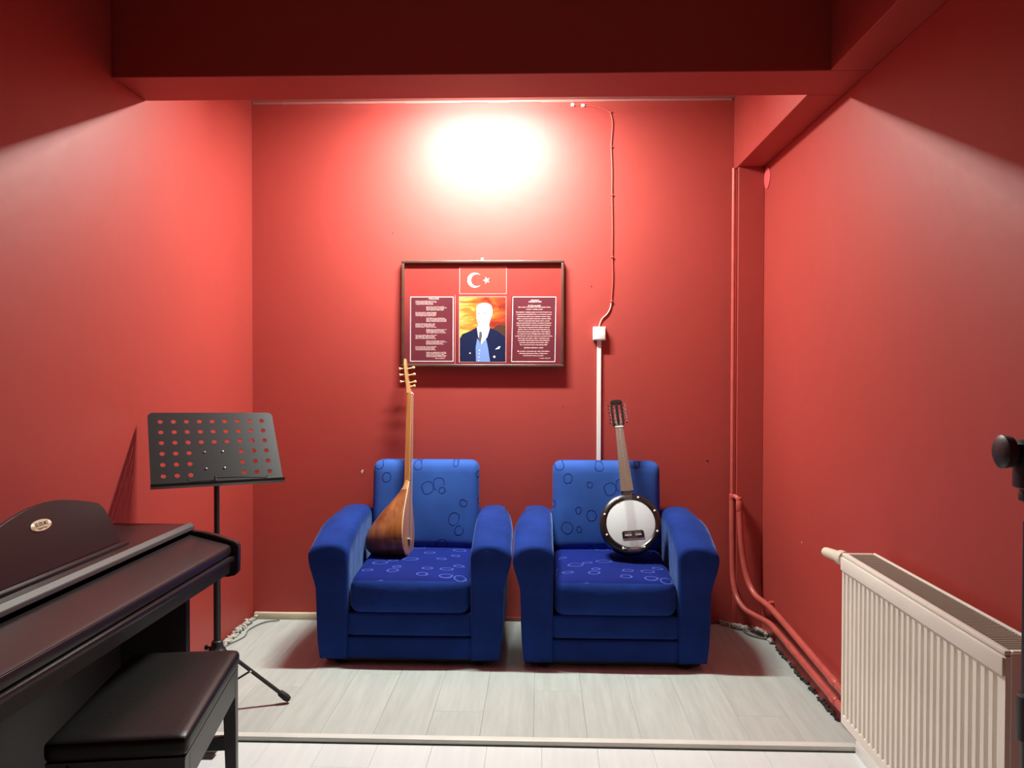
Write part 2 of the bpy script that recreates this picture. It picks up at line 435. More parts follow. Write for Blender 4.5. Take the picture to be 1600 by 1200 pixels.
cr['kind'] = 'stuff'; tag(cr, 'crumbled plaster in the back right corner under the pipes', 'rubble')
cr = crumbs('plaster_crumbs', [(1.112, 3.95, .004), (1.112, 3.5, .004), (1.113, 3.1, .004)], None, 13, M['dark_gap'], 130, .008)
cr['kind'] = 'stuff'; tag(cr, 'dark grit in the gap below the pipes along the right wall', 'rubble')

# ================================================================== CEILING TUBE LAMP
t = thing('ceiling_lamp', 'white batten ceiling lamp hidden behind the beam, lighting the alcove', 'lamp', (LAMP.x, LAMP.y, 2.699))
box('lamp_base', -.33, .33, -.035, .035, -.03, 0, M['white_plastic'], t, .004)
box('diffuser', -.30, .30, -.026, .026, -.044, -.0305, mat('lit_diffuser', (.9, .9, .85), .5, emit=((1, .955, .87), 6)), t, .004)

# ================================================================== PICTURE
FR_W, FR_H, FT = .840, .550, .029
pic = thing('framed_poster', 'brown framed red poster with a flag, a portrait and two text panels', 'picture', (-.719, D-.004, 1.872))
pic.rotation_euler = (math.radians(-1.0), 0, 0)
def rail(x0, x1, z0, z1):
    return link_mesh('frame_rail', box_bm(x0, x1, -FT, -.001, z0, z1, .004, 3), M['frame_wood'], pic, smooth=True)
rw = .015
rail(0, FR_W, -rw, 0); rail(0, FR_W, -FR_H, -FR_H+rw); rail(0, rw, -FR_H+rw+.0003, -rw-.0003); rail(FR_W-rw, FR_W, -FR_H+rw+.0003, -rw-.0003)
def print_mat(name, c, noise=None): return mat(name, c, .32, spec=.4, noise=noise, coat=.2)
def flat(name, poly, y, m, parent, th=.0004):
    """flat printed shape; poly in (x,z) of the picture"""
    b = prism_bm([(p[0], p[1]) for p in poly], y-th, y, 'y')
    return link_mesh(name, b, m, parent)
def CP(cx, cy): return ((cx-120)*.000744, -(cy-120)*.000744)
def rect(x0, y0, x1, y1): return [CP(x0, y0), CP(x1, y0), CP(x1, y1), CP(x0, y1)]
def outline(x0, y0, x1, y1, w_): # four bars
    return [rect(x0, y0, x1, y0+w_), rect(x0, y1-w_, x1, y1), rect(x0, y0+w_, x0+w_, y1-w_), rect(x1-w_, y0+w_, x1, y1-w_)]
def bars(name, specs, y, m, par):
    bm = bmesh.new()
    for poly in specs: merge(bm, prism_bm(poly, y-.0004, y, 'y'))
    return link_mesh(name, bm, m, par)
PY = -.010
sheet = link_mesh('poster_sheet', box_bm(rw-.003, FR_W-rw+.003, PY, -.002, -FR_H+rw-.003, -rw+.003), None, pic)
def sheet_mat():
    m = bpy.data.materials.new('poster_red_print'); t, b = nt(m); N, L = t.nodes, t.links
    tc = N.new('ShaderNodeTexCoord'); sp = N.new('ShaderNodeSeparateXYZ'); L.new(tc.outputs['Object'], sp.inputs[0])
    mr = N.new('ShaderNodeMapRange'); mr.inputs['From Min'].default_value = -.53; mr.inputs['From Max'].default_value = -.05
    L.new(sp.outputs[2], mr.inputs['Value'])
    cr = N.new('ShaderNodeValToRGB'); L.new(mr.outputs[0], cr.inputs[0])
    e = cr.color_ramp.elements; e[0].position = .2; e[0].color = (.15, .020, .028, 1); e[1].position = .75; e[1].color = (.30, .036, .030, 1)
    L.new(cr.outputs[0], b.inputs['Base Color']); b.inputs['Roughness'].default_value = .35
    nb = N.new('ShaderNodeTexNoise'); nb.inputs['Scale'].default_value = 7; L.new(tc.outputs['Object'], nb.inputs['Vector'])
    bp = N.new('ShaderNodeBump'); bp.inputs['Strength'].default_value = .2; bp.inputs['Distance'].default_value = .01
    L.new(nb.outputs['Fac'], bp.inputs['Height']); L.new(bp.outputs[0], b.inputs['Normal'])
    return m
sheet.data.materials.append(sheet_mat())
PW = mat('print_white', (.85, .80, .78), .4); PK = print_mat('print_pink_line', (.75, .33, .30))
MAR = print_mat('print_maroon', (.125, .022, .032), (5, .12))
# flag
fg = flat('flag_print', rect(522, 162, 852, 352), PY-.0002, print_mat('print_flag_red', (.52, .055, .040)), pic)
bars('border_line', outline(522, 162, 852, 352, 4), PY-.0008, PK, fg)
def circ(cx, cy, r, n=36, a0=0, a1=2*PI): return [(cx+r*math.cos(a0+(a1-a0)*k/n), cy+r*math.sin(a0+(a1-a0)*k/n)) for k in range(n+1)]
# crescent: outer circle centre (632,255) r 52, inner circle centre (648,255) r 42 ; intersection angles
oc, orad, ic, irad = (630, 255), 52, (645, 255), 42
dd = ic[0]-oc[0]; xa = (dd*dd+orad**2-irad**2)/(2*dd); ya = math.sqrt(max(1, orad**2-xa**2))
ao = math.atan2(ya, xa); ai = math.atan2(ya, xa-dd)
outer = circ(oc[0], oc[1], orad, 30, ao, 2*PI-ao); inner = circ(ic[0], ic[1], irad, 30, 2*PI-ai, ai)
bm = bmesh.new()
Pc = lambda q, y: (CP(*q)[0], y, CP(*q)[1])
for yy in (PY-.0009, PY-.0013):
    A = [bm.verts.new(Pc(q, yy)) for q in outer]; B = [bm.verts.new(Pc(q, yy)) for q in inner[::-1]]
    for k in range(len(A)-1): bm.faces.new((A[k], A[k+1], B[k+1], B[k]))
link_mesh('crescent', bm, PW, fg)
star = []
for k in range(10):
    a = PI+2*PI*k/10; r_ = 25 if k % 2 == 0 else 10.5
    star.append(CP(711+r_*math.cos(a), 256+r_*math.sin(a)))
cst = CP(711, 256)
bm = bmesh.new(); cv = bm.verts.new((cst[0], PY-.0012, cst[1])); sv = [bm.verts.new((p[0], PY-.0012, p[1])) for p in star]
for k in range(10): bm.faces.new((cv, sv[k], sv[(k+1) % 10]))
link_mesh('star', bm, PW, fg)
# portrait
def sunset():
    m = bpy.data.materials.new('print_sunset'); t, b = nt(m); N, L = t.nodes, t.links
    tc = N.new('ShaderNodeTexCoord'); mp = N.new('ShaderNodeMapping'); mp.inputs['Scale'].default_value = (6, 1, 17); L.new(tc.outputs['Object'], mp.inputs[0])
    nz = N.new('ShaderNodeTexNoise'); nz.inputs['Scale'].default_value = 1.5; nz.inputs['Detail'].default_value = 5; nz.inputs['Distortion'].default_value = .8; L.new(mp.outputs[0], nz.inputs['Vector'])
    sp = N.new('ShaderNodeSeparateXYZ'); L.new(tc.outputs['Object'], sp.inputs[0])
    m1 = N.new('ShaderNodeMapRange'); m1.inputs['From Min'].default_value = .30; m1.inputs['From Max'].default_value = .54; m1.inputs['To Min'].default_value = .22; m1.inputs['To Max'].default_value = -.16
    L.new(sp.outputs[0], m1.inputs['Value'])
    ad = N.new('ShaderNodeMath'); ad.operation = 'ADD'; L.new(nz.outputs['Fac'], ad.inputs[0]); L.new(m1.outputs[0], ad.inputs[1])
    cr = N.new('ShaderNodeValToRGB'); L.new(ad.outputs[0], cr.inputs[0]); e = cr.color_ramp.elements
    e[0].position = .34; e[0].color = (.22, .02, .008, 1); e[1].position = .82; e[1].color = (.72, .50, .14, 1)
    q = e.new(.47); q.color = (.44, .045, .012, 1); q = e.new(.64); q.color = (.60, .17, .02, 1)
    L.new(cr.outputs[0], b.inputs['Base Color']); b.inputs['Roughness'].default_value = .4
    return m
pt = flat('portrait_print', rect(522, 370, 848, 825), PY-.0002, sunset(), pic)
pt['label'] = 'printed picture of a bald man in a dark suit and blue waistcoat before a sunset'
def pp(name, pts, lay_, m): return flat(name, [CP(*q) for q in pts], PY-.0008-.0005*lay_, m, pt, .0004)
pp('hill_shape', [(745, 600), (790, 565), (846, 570), (846, 660), (745, 660)], 0, print_mat('print_dusk', (.07, .03, .02)))
suit = print_mat('print_navy', (.010, .014, .050))
pp('suit_shape', [(527, 822), (527, 660), (545, 630), (600, 608), (650, 580), (665, 600), (700, 640), (735, 585), (790, 610), (842, 650), (844, 822)], 1, suit)
pp('waistcoat_shape', [(640, 822), (637, 720), (648, 660), (672, 690), (706, 650), (722, 720), (738, 822)], 2, print_mat('print_waistcoat', (.16, .25, .55)))
pp('shirt_shape', [(645, 580), (660, 570), (728, 560), (735, 590), (718, 650), (676, 702), (655, 650)], 3, PW)
skin = print_mat('print_pale_skin', (.86, .78, .70))
pp('face_shape', [(641, 470), (643, 440), (660, 420), (690, 413), (722, 416), (745, 430), (754, 460), (752, 500), (742, 520), (732, 560), (715, 590), (690, 596), (668, 585), (652, 560), (643, 520)], 4, skin)
grey = print_mat('print_shadow_tone', (.30, .20, .17))
for q in ([(645, 484), (668, 480), (668, 487), (646, 490)], [(686, 484), (708, 481), (708, 488), (688, 490)], [(650, 540), (680, 541), (664, 546)], [(664, 517), (681, 522), (668, 524)]):
    pp('face_line', q, 5, grey)
pp('tie_shape', [(664, 612), (678, 612), (682, 640), (670, 700), (658, 660)], 5, print_mat('print_tie', (.09, .09, .11)))
pp('pocket_square', [(772, 736), (800, 714), (810, 716), (800, 732)], 2.4, PW)
pp('button_shape', circ(767, 787, 8, 10)[:-1], 2.4, PW); pp('button_shape', circ(598, 762, 5, 8)[:-1], 2.4, PW)
for k in range(4): pp('button_shape', circ(664-k*2, 742+k*24, 4, 8)[:-1], 3.2, PW)
bars('border_line', outline(520, 368, 850, 826, 4), PY-.0008, PK, pt)
# text panels
lp = flat('text_panel', rect(178, 368, 484, 823), PY-.0002, MAR, pic)
bars('border_line', outline(180, 370, 482, 821, 4), PY-.0008, PW, lp)
bars('border_line', [rect(492, 356, 495, 836)], PY-.0008, PK, lp)
rp = flat('text_panel', rect(885, 368, 1195, 823), PY-.0002, MAR, pic)
bm = bmesh.new()
for q in ([(893, 370), (1195, 370), (1195, 374), (893, 374)], [(885, 818), (1187, 818), (1187, 822), (885, 822)], [(893, 370), (897, 370), (889, 822), (885, 822)], [(1191, 370), (1195, 370), (1189, 822), (1185, 822)]):
    merge(bm, prism_bm([CP(*p) for p in q], PY-.0008, PY-.0004, 'y'))
link_mesh('border_line', bm, PW, rp)
def text(name, body, cx, cy, size_px, m, par, align='LEFT', width=None, fill=None, spacing=1.0, th=0.0):
    cu = bpy.data.curves.new('txt', 'FONT'); cu.body = body; cu.size = size_px*.000744; cu.align_x = align; cu.align_y = 'TOP'
    cu.resolution_u = 1; cu.space_line = spacing; cu.offset = th
    o = bpy.data.objects.new('txt', cu); COL.objects.link(o)
    bpy.context.view_layer.update()
    me = bpy.data.meshes.new_from_object(o.evaluated_get(bpy.context.evaluated_depsgraph_get()))
    bpy.data.objects.remove(o); bpy.data.curves.remove(cu)
    xs = [v.co.x for v in me.vertices]; wd = max(xs)-min(xs)
    s = (width*.000744/wd) if width else 1.0
    x, z = CP(cx, cy)
    for v in me.vertices:
        v.co = Vector((x+v.co.x*s, PY-.0012, z+v.co.y))
    me.materials.clear(); me.materials.append(m)
    r = bpy.data.objects.new(name, me); COL.objects.link(r); r.parent = par
    return r
TX = mat('print_text', (.90, .66, .62), .5)
st = ["Korkma, sönmez bu şafaklarda yüzen al sancak;\nSönmeden yurdumun üstünde tüten en son ocak.\nO benim milletimin yıldızıdır, parlayacak;\nO benimdir, o benim milletimindir ancak.",
"Çatma, kurban olayım çehreni ey nazlı hilâl!\nKahraman ırkıma bir gül… ne bu şiddet bu celâl?\nSana olmaz dökülen kanlarımız sonra helâl,\nHakkıdır, Hakk'a tapan, milletimin istiklâl.",
"Ben ezelden beridir hür yaşadım, hür yaşarım.\nHangi çılgın bana zincir vuracakmış? Şaşarım!\nKükremiş sel gibiyim; bendimi çiğner, aşarım;\nYırtarım dağları, enginlere sığmam, taşarım.",
"Garb'ın âfâkını sarmışsa çelik zırhlı duvar;\nBenim iman dolu göğsüm gibi serhaddim var.\nUlusun, korkma! Nasıl böyle bir îmânı boğar,\n'Medeniyet!' dediğin tek dişi kalmış canavar?",
"Arkadaş! Yurduma alçakları uğratma sakın;\nSiper et gövdeni, dursun bu hayâsızca akın.\nDoğacaktır sana va'dettiği günler Hakk'ın…\nKim bilir, belki yarın… belki yarından da yakın.",
"Bastığın yerleri 'toprak!' diyerek geçme, tanı!\nDüşün altındaki binlerce kefensiz yatanı.\nSen şehîd oğlusun, incitme, yazıktır atanı;\nVerme, dünyâları alsan da, bu cennet vatanı.",
"Kim bu cennet vatanın uğruna olmaz ki fedâ?\nŞühedâ fışkıracak, toprağı sıksan şühedâ!\nCânı, cânânı, bütün varımı alsın da Hudâ,\nEtmesin tek vatanımdan beni dünyâda cüdâ.",
"Ruhumun senden, İlâhî, şudur ancak emeli:\nDeğmesin ma'bedimin göğsüne nâ-mahrem eli!\nBu ezanlar-ki şehâdetleri dînin temeli-\nEbedî yurdumun üstünde benim inlemeli",
"O zaman vecd ile bin secde eder -varsa- taşım;\nHer cerîhamdan, İlâhî, boşanıp kanlı yaşım,\nFışkırır rûh-i mücerred gibi yerden na'şım;\nO zaman yükselerek arşa değer, belki başım.",
"Dalgalan sen de şafaklar gibi ey şanlı hilâl;\nOlsun artık dökülen kanlarımın hepsi helâl!\nEbediyen sana yok, ırkıma yok izmihlâl:\nHakkıdır, hür yaşamış bayrağımın hürriyet;\nHakkıdır, Hakk'a tapan, milletimin istiklâl!"]
text('heading', 'İSTİKLAL MARŞI', 344, 379, 11, PW, lp, 'CENTER', 70, th=.0001)
for k, s in enumerate(st):
    text('verse', s, 217 if k % 2 == 0 else 292, 396+k*39.6, 8.2, TX, lp, 'LEFT', 148 if k % 2 == 0 else 142, spacing=.92, th=.00004)
text('signature', 'Mehmet Akif ERSOY', 424, 795, 8, TX, lp, 'RIGHT', 68, th=.00004)
text('heading', "ATATÜRK'ÜN\nGENÇLİĞE HİTABESİ", 1047, 390, 10.5, PW, rp, 'CENTER', 90, th=.0001)
text('heading', 'Ey Türk gençliği!', 1045, 427, 11, PW, rp, 'CENTER', 86, th=.0001)
text('verse', "Birinci vazifen, Türk istiklâlini, Türk Cumhuriyetini, ilelebet,\nmuhafaza ve müdafaa etmektir.", 1045, 437, 11.5, TX, rp, 'CENTER', 224, spacing=1.3, th=.00005)
sp_ = ["Mevcudiyetinin ve istikbalinin yegâne temeli budur. Bu temel, senin,", "en kıymetli hazinendir. İstikbalde dahi, seni, bu hazineden, mahrum", "etmek isteyecek, dahilî ve haricî, bedhahların olacaktır. Bir gün,", "istiklâl ve cumhuriyeti müdafaa mecburiyetine düşersen, vazifeye", "atılmak için, içinde bulunacağın vaziyetin imkân ve şeraitini", "düşünmeyeceksin! Bu imkân ve şerait, çok nâmüsait bir mahiyette", "tezahür edebilir. İstiklâl ve cumhuriyetine kastedecek düşmanlar,", "bütün dünyada emsali görülmemiş bir galibiyetin mümessili", "olabilirler. Cebren ve hile ile aziz vatanın, bütün kaleleri zapt", "edilmiş, bütün tersanelerine girilmiş, bütün orduları dağıtılmış", "ve memleketin her köşesi bilfiil işgal edilmiş olabilir. Bütün bu", "şeraitten daha elîm ve daha vahim olmak üzere, memleketin dahilinde,", "iktidara sahip olanlar gaflet ve dalâlet ve hattâ hıyanet içinde", "bulunabilirler. Hattâ bu iktidar sahipleri şahsî menfaatlerini,", "müstevlilerin siyasî emelleriyle tevhit edebilirler. Millet,", "fakr ü zaruret içinde harap ve bîtap düşmüş olabilir."]
text('verse', "\n".join(sp_), 1041, 472, 10.6, TX, rp, 'CENTER', 258, spacing=1.42, th=.00008)
text('heading', 'Ey Türk istikbalinin evlâdı!', 1040, 719, 10.5, PW, rp, 'CENTER', 130, th=.0001)
text('verse', "İşte, bu ahval ve şerait içinde dahi, vazifen; Türk istiklâl ve\ncumhuriyetini kurtarmaktır! Muhtaç olduğun kudret,\ndamarlarındaki asil kanda, mevcuttur!", 1038, 743, 10.6, TX, rp, 'CENTER', 222, spacing=1.42, th=.00008)
text('signature', 'K. Atatürk  20 Ekim 1927', 1155, 792, 9, TX, rp, 'RIGHT', 74, th=.00006)
nail = thing('wall_nail', 'small pale nail and ring above the framed poster', 'nail', (-.301, D, 1.879))
tube('shank', [(0, 0, .002), (0, -.012, .004)], .0022, M['trim_light'], nail, 8)
tube('ring', [(.006*math.cos(a), -.012, .002+.006*math.sin(a)) for a in [2*PI*k/14 for k in range(15)]], .0014, M['trim_light'], nail, 6)

# ================================================================== CABLE, BOX, TRUNKING
cb = thing('wall_cable', 'thin red painted cable clipped down the back wall from the ceiling', 'cable', (.36, D, 2.0))
path = [(.160, 2.685), (.182, 2.672), (.226, 2.668), (.29, 2.660), (.335, 2.645), (.357, 2.625), (.367, 2.575), (.363, 2.50), (.361, 2.455), (.366, 2.34), (.366, 2.226), (.369, 2.05), (.369, 1.895), (.372, 1.78), (.366, 1.668)]
sub = lambda P: [(x-.36, -.0045, z-2.0) for x, z in P]
tube('cable_run', smooth_path(sub(path), 5), .0032, M['cable_red'], cb, 8)
tail = [(.366, 1.668), (.36, 1.63), (.345, 1.60), (.320, 1.575), (.307, 1.55), (.303, 1.533)]
o = tube('cable_tail', smooth_path(sub(tail), 5), .0034, mat('pale_pink_cable', (.75, .38, .33), .5), cb, 8); o['label'] = 'pale unpainted end of the cable'
for x, z in ((.357, 2.632), (.361, 2.455), (.366, 2.209), (.369, 1.89), (.366, 1.663)):
    link_mesh('cable_clip', box_bm(x-.36-.008, x-.36+.006, -.010, -.0005, z-2.0-.004, z-2.0+.004, .0015, 1), M['cable_red'], cb)
for x, z in ((.162, 2.672), (.215, 2.668)):
    o = link_mesh('cable_clip', box_bm(x-.36-.009, x-.36+.009, -.012, -.0005, z-2.0-.008, z-2.0+.008, .003, 2), M['white_plastic'], cb, smooth=True); o['label'] = 'white plastic cable clip'
jb = thing('junction_box', 'square white junction box on the back wall at the end of the cable', 'switch', (.303, D, 1.496))
box('box_body', -.033, .033, -.030, -.0005, -.035, .035, M['white_plastic'], jb, .005, 3)
box('box_lid', -.029, .029, -.034, -.0301, -.031, .031, M['white_plastic'], jb, .0025, 2)
tk = link_mesh('cable_trunking', box_bm(.292, .314, D-.014, D-.0005, .06, 1.4605, .002, 1), M['white_plastic']); tag(tk, 'slim white vertical cable trunking below the junction box', 'trunking')

# round plastered vent cover on the right wall
vb = lathe_bm([(.052, 0), (.052, -.004), (.046, -.006), (.001, -.006)], 28, 'x', (XR-.0003, 4.18, 2.262))
vc = link_mesh('wall_patch', vb, mat('pink_patch', (.72, .10, .11), .55), None, smooth=True); tag(vc, 'small round pink filled patch high on the right wall', 'patch')

# ================================================================== ARMCHAIRS
def arm_bm(side):
    """arm rest, lofted from front (y=0) to back (y=.58); side=-1 left arm"""
    tmp = bmesh.new(); rings = []
    # (y, inset of the profile): a crisp padded front edge
    ys = [(0, .016), (.0015, .009), (.006, .003), (.014, 0), (.05, 0), (.10, 0), (.16, 0), (.22, 0), (.28, 0), (.34, 0), (.40, 0), (.46, 0), (.52, 0), (.555, .002), (.572, .008), (.58, .02)]
    for y, ins in ys:
        f = min(1, max(0, y/.58))
        top = .536+.092*math.sin(min(1, f*1.45)*PI/2)
        bot = .030
        inn, outt, outb = .270, .450, .408
        if f > .4: outt -= (f-.4)*.05
        prof = [(inn+.004, bot), (inn+.003, .16), (inn+.001, .32), (inn, .42), (inn-.001, top-.060), (inn+.002, top-.034), (inn+.012, top-.014), (inn+.030, top-.003), (inn+.060, top+.003),
                (inn+.095, top+.003), (inn+.130, top-.004), (outt-.028, top-.013), (outt-.010, top-.027), (outt-.001, top-.046), (outt, top-.068), (outt-.006, top-.100), (outt-.020, top-.145), (outt-.033, top-.190), (outb+.006, .29), (outb+.004, .20), (outb, .11), (outb-.010, bot)]
        c = Vector((.355, 0, .30)); ring = []
        for px_, pz in prof:
            d = Vector((px_-c.x, 0, pz-c.z)); l = d.length
            sx = 1-ins/.09; sz_ = 1-ins/.25
            ring.append(tmp.verts.new((side*(c.x+d.x*sx), y, c.z+d.z*sz_)))
        rings.append(ring)
    n = len(rings[0])
    for A, B in zip(rings, rings[1:]):
        for k in range(n): tmp.faces.new((A[k], A[(k+1) % n], B[(k+1) % n], B[k]))
    tmp.faces.new(rings[0][::-1]); tmp.faces.new(rings[-1])
    return tmp
def sub_mod(o, lv=1):
    md = o.modifiers.new('s', 'SUBSURF'); md.levels = lv; md.render_levels = lv
    return o
def make_chair(label, loc):
    t = thing('armchair', label, 'armchair', loc, (0, 0, 0), 'blue armchairs against the back wall')
    for s in (-1, 1):
        link_mesh('armrest', arm_bm(s), M['velvet'], t, smooth=True)
    def wseat(w_, q):
        f = (w_.y/.52+.5)
        w_ = w_.copy(); w_.z += .030*f-.004*(1-f)
        return w_
    b_ = rbox_bm((0, .262, .315), (.532, .53, .165), .045, 7, (0, .012, .012), wseat)
    o = link_mesh('seat_cushion', b_, M['velvet_seat'], t, smooth='full')
    o.data.materials.append(M['velvet_front'])               # the front face is cut from the plain cloth of the arms
    for p in o.data.polygons:
        if p.center.y < .03 and p.center.z < .378: p.material_index = 1
    def wback(w_, q):
        w_ = w_.copy(); hgt = (w_.z+.22)/.44
        w_.y += .055*hgt; w_.x *= (1.0+.0*hgt)
        return w_
    b_ = rbox_bm((0, .532, .632), (.532, .125, .440), .042, 7, (0, .014, .0), wback)
    link_mesh('backrest', b_, M['velvet_back'], t, smooth='full')
    # front skirt in two padded bands
    for z0, z1 in ((.134, .238), (.032, .131)):
        b_ = rbox_bm((0, .035, (z0+z1)/2), (.560, .05, z1-z0), .012, 4, (0, .004, 0))
        link_mesh('front_panel', b_, M['velvet_front'], t, smooth='full')
    link_mesh('rear_panel', box_bm(-.385, .385, .585, .635, .045, .60, .02, 3), M['velvet_front'], t, smooth=True)
    link_mesh('base_frame', box_bm(-.375, .375, .045, .58, .012, .075), M['dark_gap'], t)
    for sx in (-1, 1):
        for y in (.055, .57):
            link_mesh('foot', lathe_bm([(.022, 0), (.028, .006), (.030, .0118)], 14, 'z', (sx*.31, y, 0)), M['rubber'], t, smooth=True)
    return t
c1 = make_chair('blue patterned armchair on the left, holding the round-backed wooden lute', (-.574, 3.618, 0))
c2 = make_chair('blue patterned armchair on the right, holding the black banjo-like instrument', (.330, 3.612, 0))

# ================================================================== SAZ (long-necked lute)
base = Vector((-.632, 3.930, .418)); topp = Vector((-.658, 4.262, 1.380))
zax = (topp-base).normalized()
nrm = Vector((math.cos(math.radians(6)), -math.sin(math.radians(6)), 0)); nrm = (nrm-zax*nrm.dot(zax)).normalized()
wax = zax.cross(nrm).normalized()           # local y
sz_m = Matrix((nrm, wax, zax)).transposed().to_4x4(); sz_m.translation = base
saz = thing('long_necked_lute', 'round-backed wooden lute standing on the left armchair, neck against the poster', 'lute')
saz.matrix_world = sz_m
def interp(tab, z):
    for (a, va), (b_, vb_) in zip(tab, tab[1:]):
        if a <= z <= b_:
            t_ = (z-a)/(b_-a); return va+(vb_-va)*t_
    return tab[-1][1]
WT = [(0, .0), (.004, .030), (.012, .055), (.03, .083), (.06, .104), (.10, .115), (.14, .112), (.18, .101), (.22, .084), (.26, .063), (.30, .042), (.335, .024), (.36, .0135)]
DT = [(0, .0), (.003, .110), (.009, .150), (.02, .180), (.04, .200), (.07, .207), (.10, .203), (.14, .184), (.18, .157), (.22, .124), (.26, .088), (.30, .052), (.335, .029), (.36, .022)]
bm = bmesh.new(); rings = []
zs = [0.0005, .004, .012, .021, .03, .045, .06, .08, .10, .13, .16, .19, .22, .25, .28, .31, .335, .36]
NA = 22
for z in zs:
    wd, dp = max(.004, interp(WT, z)), max(.004, interp(DT, z))
    rings.append([bm.verts.new((-dp*math.sin(PI*k/NA), wd*math.cos(PI*k/NA), z)) for k in range(NA+1)])
for A, B in zip(rings, rings[1:]):
    for k in range(NA): bm.faces.new((A[k], A[k+1], B[k+1], B[k]))
    bm.faces.new((A[NA], A[0], B[0], B[NA]))
bm.faces.new(rings[0][::-1]); bm.faces.new(rings[-1])
link_mesh('bowl', bm, M['bowl'], saz, smooth=True)
# pale cap where the bowl meets the neck
bm = bmesh.new(); rings = []
for z in (.318, .335, .352, .368):
    wd, dp = interp(WT, min(z, .36))+.0012, interp(DT, min(z, .36))+.0015
    rings.append([bm.verts.new((-dp*math.sin(PI*k/NA), wd*math.cos(PI*k/NA), z+(.012*math.sin(PI*k/NA)*0))) for k in range(NA+1)])
for A, B in zip(rings, rings[1:]):
    for k in range(NA): bm.faces.new((A[k], A[k+1], B[k+1], B[k]))
    bm.faces.new((A[NA], A[0], B[0], B[NA]))
bm.faces.new(rings[0][::-1]); bm.faces.new(rings[-1])
link_mesh('neck_block', bm, M['maple'], saz, smooth=True)
zz = [.001, .004, .008, .012, .02, .03, .045, .06, .08, .10, .12, .14, .16, .18, .20, .22, .24, .26, .28, .30, .32, .335, .36]
def board(scale, x0, x1, crown=0):
    bm = bmesh.new(); A, B = [], []
    for z in zz:
        w_ = interp(WT, z)*scale+(.0 if scale < 1 else .001)
        A.append([bm.verts.new((x0, s*w_, z)) for s in (-1, -.5, 0, .5, 1)])
        B.append([bm.verts.new((x1+crown*(1-s*s), s*w_, z)) for s in (-1, -.5, 0, .5, 1)])
    for P_, Q_ in ((A, 1), (B, 0)):
        for i in range(len(zz)-1):
            for k in range(4): bm.faces.new((P_[i][k], P_[i][k+1], P_[i+1][k+1], P_[i+1][k]))
    for i in range(len(zz)-1):
        for k in (0, 4): bm.faces.new((A[i][k], A[i+1][k], B[i+1][k], B[i][k]))
    bm.faces.new(A[0]+B[0][::-1]); bm.faces.new(A[-1]+B[-1][::-1])
    return bm
link_mesh('soundboard', board(.975, .0005, .0045, .003), M['soundboard'], saz, smooth=True)
bm = bmesh.new()
for s in (-1, 1): tube_bm([(.002, s*(interp(WT, z)), z) for z in zz], .0022, 6, bm)
link_mesh('edge_binding', bm, M['binding'], saz, smooth=True)
link_mesh('sound_hole', lathe_bm([(.0065, 0), (.0065, .0012)], 16, 'x', (.0062, .028, .105)), M['ink'], saz)
link_mesh('bridge', box_bm(.0066, .017, -.028, .028, .078, .084, .001, 1), M['peg'], saz)
NB, NE = .335, .815
link_mesh('neck', prism_bm([(0, -.013), (0, .013), (-.012, .0125), (-.022, .008), (-.025, 0), (-.022, -.008), (-.012, -.0125)], NB, NE, 'z', 0), M['neck_wood'], saz, smooth=True)
link_mesh('fingerboard', box_bm(.0003, .006, -.0125, .0125, .335, NE-.004, .001, 1), M['maple'], saz)
bm = bmesh.new(); z = .37
dz = .034
while z < NE-.02:
    tube_bm([(.0068, -.0128, z), (.0068, .0128, z)], .0006, 5, bm); z += dz; dz *= .985
fr_o = link_mesh('fret_set', bm, M['string'], saz); fr_o['kind'] = 'stuff'
for k in range(7):
    y = (-.009, -.0075, -.006, 0, .0015, .0065, .009)[k]
    tube('string', [(.008, y*.3, .006), (.0175, y*1.6, .081), (.0085, y*.85, NE)], .00035, M['string'], saz, 4)
link_mesh('nut', box_bm(.0005, .009, -.012, .012, NE-.004, NE+.002), M['pearl'], saz)
bm = bmesh.new(); rings = []
for z, x0, x1, hw in ((NE, -.022, .004, .0125), (NE+.03, -.024, -.006, .0135), (.90, -.032, -.017, .0135), (.97, -.041, -.027, .0125), (1.0, -.041, -.031, .010)):
    rings.append([bm.verts.new(p) for p in ((x0, -hw, z), (x1, -hw, z), (x1, hw, z), (x0, hw, z))])
for A, B in zip(rings, rings[1:]):
    for k in range(4): bm.faces.new((A[k], A[(k+1) % 4], B[(k+1) % 4], B[k]))
bm.faces.new(rings[0][::-1]); bm.faces.new(rings[-1])
link_mesh('headstock', bm, M['maple'], saz)
def peg(p0, d, ln):
    p0, d = Vector(p0), Vector(d).normalized(); b_ = bmesh.new()
    tube_bm([p0, p0+d*ln*.6, p0+d*ln*.72, p0+d*ln*.8, p0+d*ln*.92, p0+d*ln], [.003, .0034, .005, .0075, .0072, .003], 8, b_)
    link_mesh('tuning_peg', b_, M['peg'], saz, smooth=True)
for z in (.872, .912, .948): peg((-.018-(z-.85)*.13, 0, z), (1, 0, .12), .046)
for z in (.885, .922, .955): peg((-.028-(z-.85)*.12, .010, z), (-.75, -.5, -.22), .034)
peg((-.020, .004, .852), (.9, 0, .1), .040)

